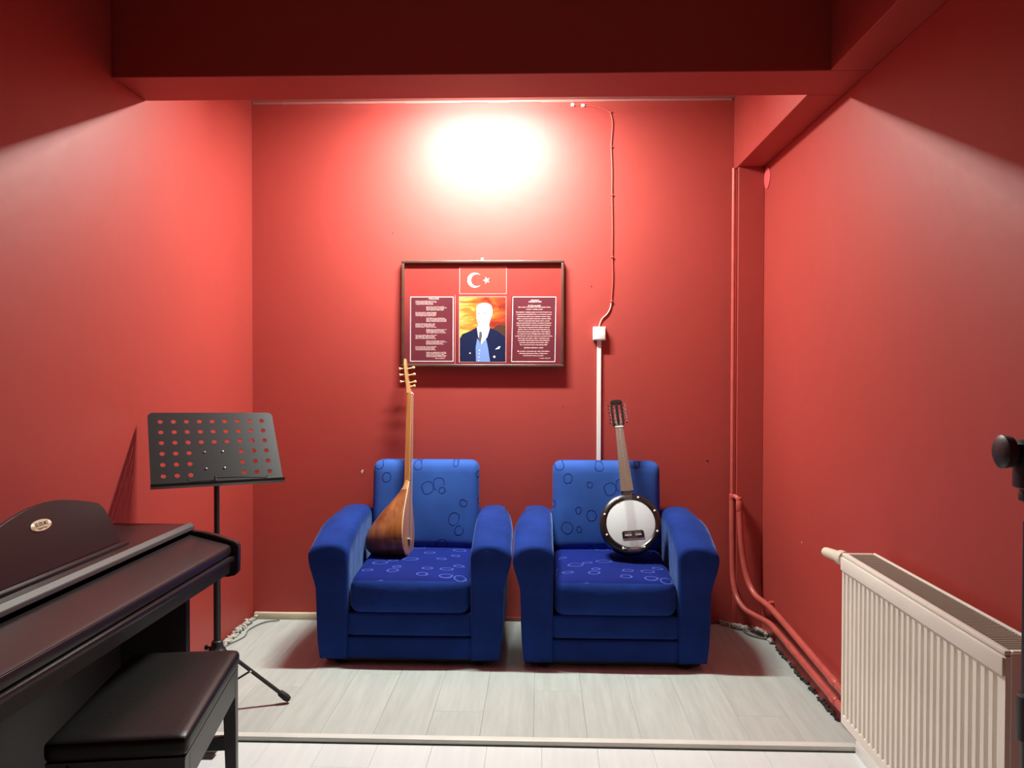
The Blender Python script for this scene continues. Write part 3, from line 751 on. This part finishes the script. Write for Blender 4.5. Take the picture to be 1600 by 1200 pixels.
# ================================================================== CUMBUS (banjo-like)
cb0 = Vector((.436, 3.832, .457)); ct = Vector((.372, 4.150, 1.176))
zax = (ct-cb0).normalized()
nrm = Vector((0.03, -1, 0)); nrm = (nrm-zax*nrm.dot(zax)).normalized()      # drum head faces the camera
xax = nrm.cross(zax)*-1; xax = zax.cross(nrm)*-1
xax = (-nrm).cross(zax).normalized()        # local x to the right
cmat = Matrix((xax, -nrm, zax)).transposed().to_4x4(); cmat.translation = cb0
cum = thing('banjo_lute', 'black round banjo-like instrument with white drumhead on the right armchair', 'banjo')
cum.matrix_world = cmat
R0 = .142; CZ = .150
def ylathe(prof, n=48): return lathe_bm(prof, n, 'y', (0, 0, CZ))
link_mesh('pot', ylathe([(.122, .006), (R0-.004, .004), (R0, .010), (R0, .030), (R0-.001, .06), (R0-.006, .088), (R0-.020, .104), (.09, .114), (.04, .120), (.002, .121)]), M['cumbus_black'], cum, smooth=True)
link_mesh('hoop', ylathe([(.114, .0035), (.114, -.004), (.120, -.008), (.134, -.006), (R0+.001, .002), (R0+.001, .0038)]), M['cumbus_black'], cum, smooth=True)
link_mesh('drumhead', ylathe([(.1138, .003), (.1138, -.001), (.111, -.0022), (.002, -.0022)]), M['drumhead'], cum, smooth=True)
for k in range(8):
    a = PI/2+PI/8+k*PI/4
    link_mesh('hoop_screw', lathe_bm([(.0052, 0), (.0052, -.003), (.003, -.0048), (.0005, -.005)], 10, 'y', (.127*math.cos(a), -.0074, CZ+.127*math.sin(a))), M['pearl'], cum, smooth=True)
# bridge: black bar with two windows
bm = bmesh.new()
bz, bw = .093, .050
for q in ((-bw, bw, bz-.014, bz-.003), (-bw+.004, bw-.004, bz+.016, bz+.020), (-bw, -bw+.010, bz-.003, bz+.016), (-.006, .008, bz-.003, bz+.016), (bw-.010, bw, bz-.003, bz+.016)):
    box_bm(q[0]+.004, q[1]+.004, -.0085, -.0026, q[2], q[3], .001, 1, bm)
link_mesh('bridge', bm, M['cumbus_black'], cum)
link_mesh('tailpiece', box_bm(-.030, .030, -.012, -.0085, CZ-R0+.008, CZ-R0+.020, .002, 1), M['chrome'], cum)
bm = bmesh.new()
for k in range(9): box_bm(-.05+k*.0125-.004, -.05+k*.0125+.004, -.0095, -.0078, CZ-.131+abs(k-4)**2*.0012, CZ-.126+abs(k-4)**2*.0012, 0, 1, bm)
o = link_mesh('maker_plate', bm, mat('dull_silver_print', (.35, .35, .36), .4), cum)
NT, NBm = .622, CZ+R0-.004
# neck (tapering), head
def taper(x0, x1, y0, y1, za, zb, bev=0):
    b_ = bmesh.new(); v = []
    for z, h_ in ((za, x0), (zb, x1)):
        for y, x in ((y0, -h_), (y0, h_), (y1, h_*.6), (y1, -h_*.6)): v.append(b_.verts.new((x, y, z)))
    for k in range(4): b_.faces.new((v[k], v[(k+1) % 4], v[4+(k+1) % 4], v[4+k]))
    b_.faces.new(v[3::-1]); b_.faces.new(v[4:])
    return b_
link_mesh('neck', taper(.029, .0185, -.010, .018, NBm+.012, NT), M['cumbus_black'], cum)
link_mesh('neck_joint', box_bm(-.020, .020, -.008, .028, NBm-.006, NBm+.014, .004, 2), M['cumbus_black'], cum, smooth=True)
link_mesh('fingerboard', taper(.030, .0185, -.0145, -.0102, NBm+.014, NT), M['fretboard'], cum)
link_mesh('nut', box_bm(-.019, .019, -.018, -.006, NT+.0005, NT+.006), M['pearl'], cum)
hd = [(-.021, NT+.0065), (.021, NT+.0065), (.030, NT+.035), (.031, NT+.11), (.027, NT+.137), (.020, NT+.140), (0, NT+.137), (-.020, NT+.140), (-.027, NT+.137), (-.031, NT+.11), (-.030, NT+.035)]
# the head is slotted: cheeks and a centre bar around two slots
bm = bmesh.new()
for q in ((-.030, -.020, .020, .135), (-.006, .006, .020, .135), (.020, .030, .020, .135)):
    box_bm(q[0], q[1], -.010, .008, NT+q[2], NT+q[3], .001, 1, bm)
merge(bm, prism_bm([(-.020, NT+.0065), (.020, NT+.0065), (.030, NT+.022), (-.030, NT+.022)], -.010, .008, 'y'))
merge(bm, prism_bm([(-.030, NT+.128), (.030, NT+.128), (.026, NT+.142), (.012, NT+.146), (-.012, NT+.146), (-.026, NT+.142)], -.010, .008, 'y'))
link_mesh('headstock', bm, M['cumbus_black'], cum)
for s in (-1, 1):
    for k in range(6):
        z = NT+.030+k*.0182
        b_ = bmesh.new()
        tube_bm([(s*.006, -.001, z), (s*.040, -.001, z)], .0022, 6, b_)
        tube_bm([(s*.036, -.001, z), (s*.039, -.001, z), (s*.0445, -.001, z), (s*.047, -.001, z)], [.0025, .0062, .0068, .003], 8, b_)
        link_mesh('tuning_peg', b_, M['chrome'], cum, smooth=True)
for k in range(12):
    p = k//2; x = (p-2.5)
    off = (k % 2-.5)*.0016
    tube('string', [(x*.0060+off, -.010, CZ-R0+.016), (x*.0075+off, -.0150, bz+.003), (x*.0056+off, -.0185, NT+.004), (math.copysign(.011, x)+off, -.006, NT+.03+(abs(x)-.5)*.036)], .0003, M['string'], cum, 4)

# ================================================================== MUSIC STAND
ms = thing('music_stand', 'black perforated music stand between the piano and the left armchair', 'music stand', (-1.240, 3.145, 0))
# desk plane from its four corners (thing coordinates)
TL = Vector((-1.478, 3.08, 1.143)); TR = Vector((-1.071, 3.28, 1.135)); BR = Vector((-.955, 3.06, .894)); BL = Vector((-1.366, 2.87, .890))
off = Vector((-1.240, 3.145, 0))
TL, TR, BR, BL = [p-off for p in (TL, TR, BR, BL)]
def dp(u, v, n=0):
    a = TL.lerp(TR, u); b_ = BL.lerp(BR, u)
    nn = (TR-TL).cross(BL-TL).normalized()
    if nn.y > 0: nn = -nn
    return a.lerp(b_, v)+nn*n
def desk_bm():
    bm = bmesh.new(); vc_ = {}
    nu, nv = 9, 6
    u0, u1, v0, v1 = .045, .955, .055, .935
    cu, cv = (u1-u0)/nu, (v1-v0)/nv
    W_, H_ = .44, .30
    def V(u, v):
        k = (round(u, 5), round(v, 5))
        if k not in vc_: vc_[k] = bm.verts.new(dp(u, v))
        return vc_[k]
    for i in range(nu):
        for j in range(nv):
            a, b_ = u0+i*cu, v0+j*cv
            hole = not (3 <= i <= 5 and j >= 3)
            # the photo shows 9,9,9,6,6,6 holes
            per = []
            K = 4
            for k in range(K): per.append((a+cu*k/K, b_))
            for k in range(K): per.append((a+cu, b_+cv*k/K))
            for k in range(K): per.append((a+cu-cu*k/K, b_+cv))
            for k in range(K): per.append((a, b_+cv-cv*k/K))
            if hole:
                cx, cy = a+cu/2, b_+cv/2; r = .0088
                inn = []
                for (pu, pv) in per:
                    du, dv = (pu-cx)*W_, (pv-cy)*H_; l = math.hypot(du, dv)
                    inn.append(V(cx+du/l*r/W_, cy+dv/l*r/H_))
                out = [V(*q) for q in per]
                for k in range(len(per)): bm.faces.new((out[k], out[(k+1) % 16], inn[(k+1) % 16], inn[k]))
            else:
                bm.faces.new([V(*q) for q in per])
    # margins with rounded top corners
    def strip(pts_a, pts_b):
        for k in range(len(pts_a)-1): bm.faces.new((V(*pts_a[k]), V(*pts_a[k+1]), V(*pts_b[k+1]), V(*pts_b[k])))
    us = [u0+cu*k/4 for k in range(nu*4+1)]; vs = [v0+cv*k/4 for k in range(nv*4+1)]
    strip([(u, v0) for u in us], [(u, 0) for u in us]); strip([(u, v1) for u in us], [(u, 1) for u in us])
    strip([(u0, v) for v in vs], [(0, v) for v in vs]); strip([(u1, v) for v in vs], [(1, v) for v in vs])
    for (ua, ub, va, vb_, rnd_) in ((u0, 0, v0, 0, 1), (u1, 1, v0, 0, 1), (u0, 0, v1, 1, 0), (u1, 1, v1, 1, 0)):
        if rnd_:
            pts = [(ub, va)]
            for k in range(1, 6):
                a = k/6*PI/2
                pts.append((ua+(ub-ua)*math.cos(a), va+(vb_-va)*math.sin(a)))
            pts.append((ua, vb_))
            c = V(ua, va)
            for k in range(len(pts)-1): bm.faces.new((c, V(*pts[k]), V(*pts[k+1])))
        else: bm.faces.new((V(ua, va), V(ub, va), V(ub, vb_), V(ua, vb_)))
    return bm
dk = link_mesh('desk', desk_bm(), M['desk_metal'], ms)
sm = dk.modifiers.new('s', 'SOLIDIFY'); sm.thickness = .002; sm.offset = 0
# lip tray at the bottom
bm = bmesh.new()
fwd = dp(.5, .5, 1)-dp(.5, .5, 0)
q = [dp(-.004, .995, -.001), dp(-.004, 1.02, 0), dp(-.004, 1.035, .022), dp(-.004, 1.01, .026), dp(-.004, 1.008, .0235), dp(-.004, 1.022, .020), dp(-.004, 1.0, .0015)]
q2 = [p+(dp(1.004, 1)-dp(-.004, 1)) for p in q]
A = [bm.verts.new(p) for p in q]; B = [bm.verts.new(p) for p in q2]
for k in range(len(q)): bm.faces.new((A[k], A[(k+1) % len(q)], B[(k+1) % len(q)], B[k]))
bm.faces.new(A[::-1]); bm.faces.new(B)
link_mesh('tray_lip', bm, M['desk_metal'], ms)
for u, v in ((.415, .565), (.555, .565), (.415, .79), (.555, .79)):
    p = dp(u, v, .0015); link_mesh('rivet', lathe_bm([(.0042, 0), (.0034, .002), (.0005, .0028)], 10, 'z', (0, 0, 0), Matrix.Translation(p) @ fwd.to_track_quat('Z', 'Y').to_matrix().to_4x4()), M['steel'], ms, smooth=True)
bm = bmesh.new()
tube_bm([dp(.475, .97, .010), dp(.475, .93, .014), dp(.475, .915, .008)], .004, 8, bm)
tube_bm([dp(.475, .94, .012), dp(.65, .955, .016), dp(.86, .985, .018), dp(.87, .97, .03)], .0018, 6, bm)
tube_bm([dp(.475, .965, .012), dp(.40, .975, .016), dp(.28, .99, .018), dp(.26, .975, .03)], .0018, 6, bm)
link_mesh('page_clip', bm, M['black_metal'], ms, smooth=True)
# bracket behind the desk
back = dp(.485, .72, -.012)
ax_ = (TR-TL).normalized(); an_ = (dp(.5, .5, 1)-dp(.5, .5, 0)).normalized(); az_ = an_.cross(ax_).normalized()
BM_ = Matrix((ax_, -an_, -az_)).transposed().to_4x4(); BM_.translation = dp(.485, .68, -.016)
link_mesh('desk_bracket', box_bm(-.05, .05, -.012, .010, -.05, .05, .003, 1, None, BM_), M['black_metal'], ms)
tube('upper_pole', [(0, .0, .24), (0, 0, .62), (0, .0, .90), dp(.485, .7, -.034)], .0105, M['black_metal'], ms, 14)
tube('lower_pole', [(0, 0, .06), (0, 0, .62)], .0135, M['black_metal'], ms, 14)
link_mesh('collar', lathe_bm([(.018, .205), (.030, .210), (.032, .232), (.024, .240), (.020, .262), (.0145, .266)], 18), M['black_metal'], ms, smooth=True)
for zz_, an in ((.238, 3.3), (.60, 2.6)):
    ca, sa = math.cos(an), math.sin(an)
    if zz_ > .5: link_mesh('clamp', lathe_bm([(.0138, zz_-.02), (.019, zz_-.018), (.019, zz_+.018), (.0112, zz_+.022)], 14), M['black_metal'], ms, smooth=True)
    tube('thumb_screw', [(ca*.014, sa*.014, zz_), (ca*.034, sa*.034, zz_), (ca*.036, sa*.036, zz_), (ca*.046, sa*.046, zz_)], [.005, .005, .011, .010], M['black_metal'], ms, 10)
for k, an in enumerate((math.radians(14), math.radians(134), math.radians(254))):
    d = Vector((math.cos(an), math.sin(an), 0))
    p0 = d*.024+Vector((0, 0, .225)); p1 = d*.262+Vector((0, 0, .018))
    dr = (p1-p0).normalized(); sd = dr.cross(Vector((0, 0, 1))).normalized(); nn = sd.cross(dr)
    T_ = Matrix((sd, nn, dr)).transposed().to_4x4(); T_.translation = p0
    lg = link_mesh('leg', box_bm(-.008, .008, -.006, .006, 0, (p1-p0).length, .002, 1, None, T_), M['black_metal'], ms)
    link_mesh('foot', lathe_bm([(.007, -.045), (.013, -.038), (.015, -.008), (.012, .006), (.004, .010)], 12, 'z', (0, 0, 0), Matrix.Translation(p1-dr*0) @ dr.to_track_quat('Z', 'Y').to_matrix().to_4x4()), M['rubber'], lg, smooth=True)
    pm = p0.lerp(p1, .42)
    tube('brace', [d*.014+Vector((0, 0, .075)), pm], .004, M['black_metal'], ms, 8)
    link_mesh('brace_pin', lathe_bm([(.004, -.009), (.004, .009)], 8, 'z', (0, 0, 0), Matrix.Translation(pm) @ sd.to_track_quat('Z', 'Y').to_matrix().to_4x4()), M['steel'], ms)
link_mesh('lower_ring', lathe_bm([(.015, .062), (.021, .066), (.021, .088), (.015, .092)], 14), M['black_metal'], ms, smooth=True)

# ================================================================== DIGITAL PIANO
py0, py1 = 1.53, 2.85
pn = thing('digital_piano', 'dark rosewood digital piano with closed key cover along the left wall', 'piano', (-1.27, (py0+py1)/2, 0))
ox, oy = -1.27, (py0+py1)/2
def px_(poly): return [(x-ox, z) for x, z in poly]
def pbox(name, x0, x1, y0, y1, z0, z1, m=M['piano'], bev=.003, par=None): return box(name, x0-ox, x1-ox, y0-oy, y1-oy, z0, z1, m, par or pn, bev)
pbox('lid', -1.488, -1.222, py0, py1, .752, .770)
link_mesh('lid_edge', prism_bm([(x+1.27, z) for x, z in ((-1.2218, .7525), (-1.2218, .7735), (-1.2165, .7745), (-1.2015, .7640), (-1.1995, .7525))], py0+.002-(py0+py1)/2, py1-.002-(py0+py1)/2, 'y', .0012), mat('sheen_lid_edge', (.060, .052, .052), .45), pn, smooth=True)  # piano finish painted paler here, standing in for sheen on the sloped edge
cheek = [(-1.488, .600), (-1.075, .592), (-1.048, .598), (-1.040, .612), (-1.038, .695), (-1.042, .708), (-1.054, .715), (-1.12, .736), (-1.17, .747), (-1.2055, .750), (-1.488, .7515)]
for ya, yb in ((py1-.030, py1), (py0, py0+.030)):
    link_mesh('cheek', prism_bm(px_(cheek), ya-oy, yb-oy, 'y', .003), M['piano'], pn, smooth=True)
cover = [(-1.2055, .738), (-1.075, .706), (-1.062, .700), (-1.059, .690), (-1.061, .672), (-1.075, .668), (-1.2055, .668)]
link_mesh('key_cover', prism_bm(px_(cover), py0+.031-oy, py1-.031-oy, 'y', .002), M['piano'], pn, smooth=True)
pbox('key_slip', -1.085, -1.049, py0+.031, py1-.031, .650, .667, bev=.003)
link_mesh('key_bed', prism_bm(px_([(-1.47, .600), (-1.10, .600), (-1.066, .606), (-1.062, .648), (-1.47, .648)]), py0+.031-oy, py1-.031-oy, 'y', .002), M['piano_dark'], pn, smooth=True)
for ya, yb in ((2.765, 2.795), (py0+.055, py0+.085)):
    pbox('side_panel', -1.488, -1.195, ya, yb, .012, .5915, M['piano'])
    pbox('foot', -1.488, -1.10, ya-.004, yb+.004, .0, .0118, M['piano_dark'], .002)
pbox('lower_panel', -1.44, -1.42, py0+.086, 2.764, .10, .599, M['piano_dark'])
pbox('back_panel', -1.487, -1.475, py0+.031, py1-.031, .60, .75, M['piano_dark'], 0)
pbox('pedal_board', -1.44, -1.30, 2.05, 2.35, .012, .10, M['piano_dark'])
for y in (2.12, 2.20, 2.28):
    pbox('pedal', -1.30, -1.22, y-.012, y+.012, .030, .042, M['brass'], .004)
# music rest: tilted board with an arched top
ra, rb = 1.885, 2.510
rest = []
rest.append((ra, 0)); rest.append((rb, 0))
for y, z in ((rb-.012, .055), (rb-.035, .115), (rb-.055, .134), (rb-.085, .143)): rest.append((y, z))
for k in range(1, 10):
    f = k/10; y = rb-.085+(ra+.085-(rb-.085))*f; rest.append((y, .143+.036*math.sin(PI*f)))
for y, z in ((ra+.085, .143), (ra+.055, .134), (ra+.035, .115), (ra+.012, .055)): rest.append((y, z))
mr_ = prism_bm([(y-oy, z) for y, z in rest], 0, .014, 'x', .003)
mr_.transform(Matrix.Translation((-1.300-ox, 0, .772)) @ Matrix.Rotation(math.radians(-17), 4, 'Y'))
rs = link_mesh('music_rest', mr_, M['piano'], pn, smooth=True)
pbox('rest_ledge', -1.283, -1.262, ra+.0, rb-.0, .7705, .778, bev=.002)
RM = Matrix.Translation((-1.300-ox, 0, .772)) @ Matrix.Rotation(math.radians(-17), 4, 'Y')
bd = lathe_bm([(1, 0), (1, .0015), (.93, .003), (.01, .003)], 36, 'x')
bd.transform(RM @ Matrix.Translation((.0142, 2.155-oy, .122)) @ Matrix.Diagonal((1, .046, .0155, 1)))
bo = link_mesh('badge', bd, M['brass'], rs, smooth=True); bo['label'] = 'oval cream metal badge reading SUZUKI'
def badge_text(body, z, size, width):
    cu = bpy.data.curves.new('txt', 'FONT'); cu.body = body; cu.size = size; cu.align_x = 'CENTER'; cu.resolution_u = 2; cu.offset = .0004 if size > .01 else .0001
    o_ = bpy.data.objects.new('txt', cu); COL.objects.link(o_); bpy.context.view_layer.update()
    me = bpy.data.meshes.new_from_object(o_.evaluated_get(bpy.context.evaluated_depsgraph_get()))
    bpy.data.objects.remove(o_)
    xs = [v.co.x for v in me.vertices]; s = width/(max(xs)-min(xs))
    for v in me.vertices:
        # text runs along +y (to the right when seen from the bench)
        v.co = RM @ Vector((.0142+.0034, 2.155-oy+v.co.x*s, .122+z+v.co.y))
    me.materials.clear(); me.materials.append(M['ink'])
    r = bpy.data.objects.new('lettering', me); COL.objects.link(r); r.parent = rs
badge_text('SUZUKI', -.001, .0125, .056); badge_text('Digital Piano', -.0095, .0065, .042)

# ================================================================== BENCH
bn = thing('piano_bench', 'dark padded piano bench tucked at the front of the piano', 'bench', (-.982, 2.083, -.012), (0, 0, math.radians(9.0)))
hx, hy = .150, .293
link_mesh('seat_pad', rbox_bm((0, 0, .477), (2*hx+.006, 2*hy+.006, .048), .016, 7, (0, 0, .006)), M['leather'], bn, smooth='full')
for s in (-1, 1):
    link_mesh('apron', box_bm(s*(hx-.012)-.009, s*(hx-.012)+.009, -hy+.045, hy-.045, .375, .4475, .002, 1), M['bench_wood'], bn)
    link_mesh('apron', box_bm(-hx+.045, hx-.045, s*(hy-.022)-.009, s*(hy-.022)+.009, .375, .4475, .002, 1), M['bench_wood'], bn)
link_mesh('seat_board', box_bm(-hx+.002, hx-.002, -hy+.002, hy-.002, .4476, .4525), M['bench_wood'], bn)
def leg_bm(sx, sy):
    b_ = bmesh.new(); v = []
    X, Y = sx*(hx-.003), sy*(hy-.003)
    for z, a in ((0, .026), (.30, .034), (.4474, .042)):
        v.append([b_.verts.new(p) for p in ((X, Y, z), (X-sx*a, Y, z), (X-sx*a, Y-sy*a, z), (X, Y-sy*a, z))])
    for A, B in zip(v, v[1:]):
        for k in range(4): b_.faces.new((A[k], A[(k+1) % 4], B[(k+1) % 4], B[k]))
    b_.faces.new(v[0]); b_.faces.new(v[-1])
    return b_
for sx in (-1, 1):
    for sy in (-1, 1): link_mesh('leg', leg_bm(sx, sy), M['bench_wood'], bn)
link_mesh('stretcher', box_bm(-hx+.03, hx-.03, hy-.03, hy-.012, .215, .255, .002, 1), M['bench_wood'], bn)
link_mesh('stretcher', box_bm(-hx+.03, hx-.03, -hy+.012, -hy+.03, .215, .255, .002, 1), M['bench_wood'], bn)

# ================================================================== RADIATOR
ry0, ry1, rz0, rz1 = 1.775, 2.722, .165, .718
rd = thing('radiator', 'cream ribbed panel radiator with top grille on the right wall', 'radiator', (1.03, (ry0+ry1)/2, rz0))
ox, oy, oz = 1.03, (ry0+ry1)/2, rz0
L_ = ry1-ry0; Hh = rz1-rz0
def ribbed(x_face, depth):
    """ribbed steel panel: profile along y, with flat margins above and below"""
    bm = bmesh.new()
    n = 27; mrg = .014; pitch = (L_-2*mrg)/n
    ys, xs = [-L_/2], [0]
    for k in range(n):
        a = -L_/2+mrg+k*pitch
        for f, d in ((.0, 0), (.46, 0), (.54, 1), (.92, 1)):
            ys.append(a+f*pitch); xs.append(d)
    ys += [L_/2-mrg, L_/2]; xs += [0, 0]
    zs_ = [(.0, 0), (.028, 0), (.040, 1), (Hh-.075, 1), (Hh-.062, 0), (Hh-.012, 0)]
    G = []
    for z, on in zs_: G.append([bm.verts.new((x_face+depth*d*on, y, z)) for y, d in zip(ys, xs)])
    for A, B in zip(G, G[1:]):
        for k in range(len(ys)-1): bm.faces.new((A[k], A[k+1], B[k+1], B[k]))
    # back skin
    Bk = [[bm.verts.new((x_face+depth+.003, y, z)) for y in (ys[0], ys[-1])] for z in (0, Hh-.012)]
    bm.faces.new((Bk[0][0], Bk[0][1], Bk[1][1], Bk[1][0]))
    bm.faces.new([G[0][0]]+[r[0] for r in G[1:]]+[Bk[1][0], Bk[0][0]])
    bm.faces.new([G[0][-1]]+[r[-1] for r in G[1:]]+[Bk[1][1], Bk[0][1]])
    return bm
link_mesh('front_panel', ribbed(-.050, .015), M['radiator'], rd)
bk = ribbed(-.050, .006); bk.transform(Matrix.Translation((.008, 0, 0)) @ Matrix.Scale(-1, 4, (1, 0, 0)))
link_mesh('rear_panel', bk, M['radiator'], rd)
# convector fins between the panels (upper part visible through the grille)
link_mesh('inner_core', box_bm(-.030, .042, -L_/2+.02, L_/2-.02, .03, Hh-.075), M['rad_dark'], rd)
# top grille: frame of two long rails, end bars, then slats
for x0, x1 in ((-.052, -.036), (.046, .056)):
    link_mesh('grille_rail', box_bm(x0, x1, -L_/2+.001, L_/2-.001, Hh-.011, Hh, .003, 2), M['radiator'], rd, smooth=True)
for y0, y1 in ((-L_/2, -L_/2+.014), (L_/2-.014, L_/2)):
    link_mesh('grille_end', box_bm(-.0355, .0455, y0, y1, Hh-.011, Hh-.001, .002, 1), M['radiator'], rd)
slat_me = None
n = 76
for k in range(n):
    y = -L_/2+.020+(L_-.040)*k/(n-1)
    if slat_me is None:
        o = link_mesh('grille_slat', box_bm(-.0355, .0455, -.0014, .0014, -.007, 0), mat('grille_slat_enamel', (.50, .44, .37), .5), rd); slat_me = o.data
    else:
        o = bpy.data.objects.new('grille_slat', slat_me); COL.objects.link(o); o.parent = rd
    o.location = (0, y, Hh-.003)
for y0, y1 in ((-L_/2-.004, -L_/2-.0005), (L_/2+.0005, L_/2+.004)):
    o = link_mesh('side_cover', box_bm(-.040, .048, y0, y1, .004, Hh-.004, .001, 1), M['radiator'], rd)
link_mesh('front_rail', box_bm(-.0565, -.0505, -L_/2+.001, L_/2-.001, Hh-.055, Hh-.014, .002, 2), M['radiator'], rd, smooth=True)
for y in (-.3, .3):
    link_mesh('wall_bracket', box_bm(.058, XR-ox-.001, y-.015, y+.015, .05, Hh-.05), M['radiator'], rd)
# thermostatic valve at the far top corner
tv = link_mesh('valve_body', lathe_bm([(.008, 0), (.013, .004), (.013, .022), (.017, .026), (.017, .040)], 14, 'y', (-.020, L_/2+.004, Hh-.030)), M['steel'], rd, smooth=True)
T_ = Matrix.Translation((-.025, L_/2+.040, Hh-.030)) @ Matrix.Rotation(math.radians(14), 4, 'Z')
hd_ = lathe_bm([(.019, 0), (.024, .004), (.024, .030), (.020, .036), (.018, .040), (.0165, .105), (.015, .116), (.010, .120), (.001, .121)], 20, 'y', (0, 0, 0), T_)
o = link_mesh('thermostat_head', hd_, mat('ivory_plastic', (.74, .68, .54), .35), rd, smooth=True)

# ================================================================== PIPES
def coupling(p, d, r, ln, par, name='pipe_coupling'):
    d = Vector(d).normalized()
    T_ = Matrix.Translation(p) @ d.to_track_quat('Z', 'Y').to_matrix().to_4x4()
    link_mesh(name, lathe_bm([(r*.9, -ln/2), (r, -ln/2+.003), (r, ln/2-.003), (r*.9, ln/2)], 14, 'z', (0, 0, 0), T_), M['pipe_red'], par, smooth=True)
p1 = thing('heating_pipe', 'upper red painted heating pipe curving down the corner and along the right wall', 'pipe', (1.0, 4.25, .66))
def rel(P, o_=(1.0, 4.25, .66)): return [Vector(p)-Vector(o_) for p in P]
run = smooth_path([(1.000, 4.205, .636), (1.004, 4.200, .56), (1.008, 4.195, .46), (1.020, 4.185, .345), (1.038, 4.160, .255), (1.058, 4.105, .205), (1.082, 4.01, .190), (1.090, 3.92, .186), (1.091, 3.6, .175), (1.091, 3.02, .153), (1.091, 2.75, .142)], 7)
tube('pipe_run', rel(run), .0145, M['pipe_red'], p1, 14)
coupling(rel([(1.000, 4.205, .627)])[0], (0, 0, 1), .0165, .055, p1); coupling(rel([(1.000, 4.205, .662)])[0], (0, 0, 1), .0135, .018, p1)
link_mesh('pipe_elbow', tube_bm(rel([(1.000, 4.205, .655), (.992, 4.225, .668), (.984, 4.245, .670)]), .012, 12), M['pipe_red'], p1, smooth=True)
coupling(rel([(1.091, 3.10, .156)])[0], (0, -1, -.04), .017, .06, p1); coupling(rel([(1.091, 3.44, .169)])[0], (0, -1, -.04), .0145, .02, p1)
link_mesh('pipe_stub', tube_bm(rel([(1.085, 4.00, .190), (1.112, 4.02, .192), (1.1225, 4.02, .192)]), .010, 10), M['pipe_red'], p1, smooth=True)
p2 = thing('heating_pipe', 'lower red painted heating pipe rising to the beam in the back right corner', 'pipe', (.978, 4.262, 0))
O2 = (.978, 4.262, 0)
tube('riser', rel([(.977, 4.262, HB-.001), (.977, 4.262, 1.5), (.978, 4.262, .66)], O2), .0105, M['pipe_red'], p2, 12)
coupling(rel([(.978, 4.262, .665)], O2)[0], (0, 0, 1), .0150, .03, p2)
run2 = smooth_path([(.978, 4.262, .65), (.979, 4.258, .45), (.982, 4.252, .27), (.990, 4.220, .175), (1.012, 4.150, .128), (1.045, 4.085, .113), (1.080, 4.0, .108), (1.093, 3.90, .106), (1.094, 3.5, .098), (1.094, 3.05, .088), (1.094, 2.75, .082)], 7)
tube('pipe_run', rel(run2, O2), .0145, M['pipe_red'], p2, 14)
for y, z, r, l in ((3.10, .089, .018, .05), (3.62, .100, .016, .12), (3.40, .096, .015, .02)): coupling(rel([(1.094, y, z)], O2)[0], (0, -1, -.02), r, l, p2)
# loose grey cable loops on the floor
lc = link_mesh('loose_cable', tube_bm(smooth_path([(1.035, 4.22, .012), (1.020, 4.17, .006), (1.040, 4.11, .006), (1.085, 4.065, .006), (1.112, 4.055, .010), (1.116, 4.075, .03)], 7), .0055, 8), M['grey_cable'], None, smooth=True)
tag(lc, 'loose grey cable loop on the floor below the pipes in the right corner', 'cable')
lc = link_mesh('loose_cable', tube_bm(smooth_path([(-1.35, 4.26, .006), (-1.42, 4.22, .005), (-1.455, 4.10, .005), (-1.44, 3.99, .004), (-1.475, 3.86, .004), (-1.49, 3.70, .004), (-1.49, 3.45, .004)], 7), .0032, 8), M['grey_cable'], None, smooth=True)
tag(lc, 'thin grey cable lying along the foot of the left wall', 'cable')

# ================================================================== STAND AT THE RIGHT EDGE
st_ = thing('speaker_stand', 'black pole stand with a clamp knob, cut off at the right edge of the photo', 'stand', (.874, 1.5, -.012))
def sL(P): return [(x, y, z+.012) for x, y, z in P]
tube('lower_pole', sL([(0, 0, .06), (0, 0, 1.04)]), .0165, M['black_metal'], st_, 16)
tube('upper_pole', sL([(0, 0, .9), (0, 0, 1.30)]), .0125, M['black_metal'], st_, 16) 
link_mesh('clamp', lathe_bm([(.017, 1.086), (.024, 1.090), (.025, 1.100), (.022, 1.108), (.034, 1.114), (.034, 1.190), (.028, 1.196), (.013, 1.20)], 20), M['black_metal'], st_, smooth=True)
link_mesh('lower_collar', lathe_bm([(.017, .660), (.024, .664), (.024, .742), (.017, .746)], 18), M['black_metal'], st_, smooth=True)
tube('knob', [(-.030, 0, 1.176), (-.040, 0, 1.176), (-.042, 0, 1.176), (-.058, 0, 1.176), (-.063, 0, 1.176)], [.012, .012, .028, .030, .022], M['black_metal'], st_, 16)
for k in range(3):
    an = math.radians(20+120*k)
    d = Vector((math.cos(an), math.sin(an), 0))
    if k == 1: pass
    ln = .20
    p0 = d*.02+Vector((0, 0, .42)); p1_ = d*ln+Vector((0, 0, .014))
    tube('leg', [p0, p1_], .009, M['black_metal'], st_, 10)
link_mesh('leg_hub', lathe_bm([(.0166, .39), (.028, .395), (.028, .44), (.0166, .445)], 16), M['black_metal'], st_, smooth=True)
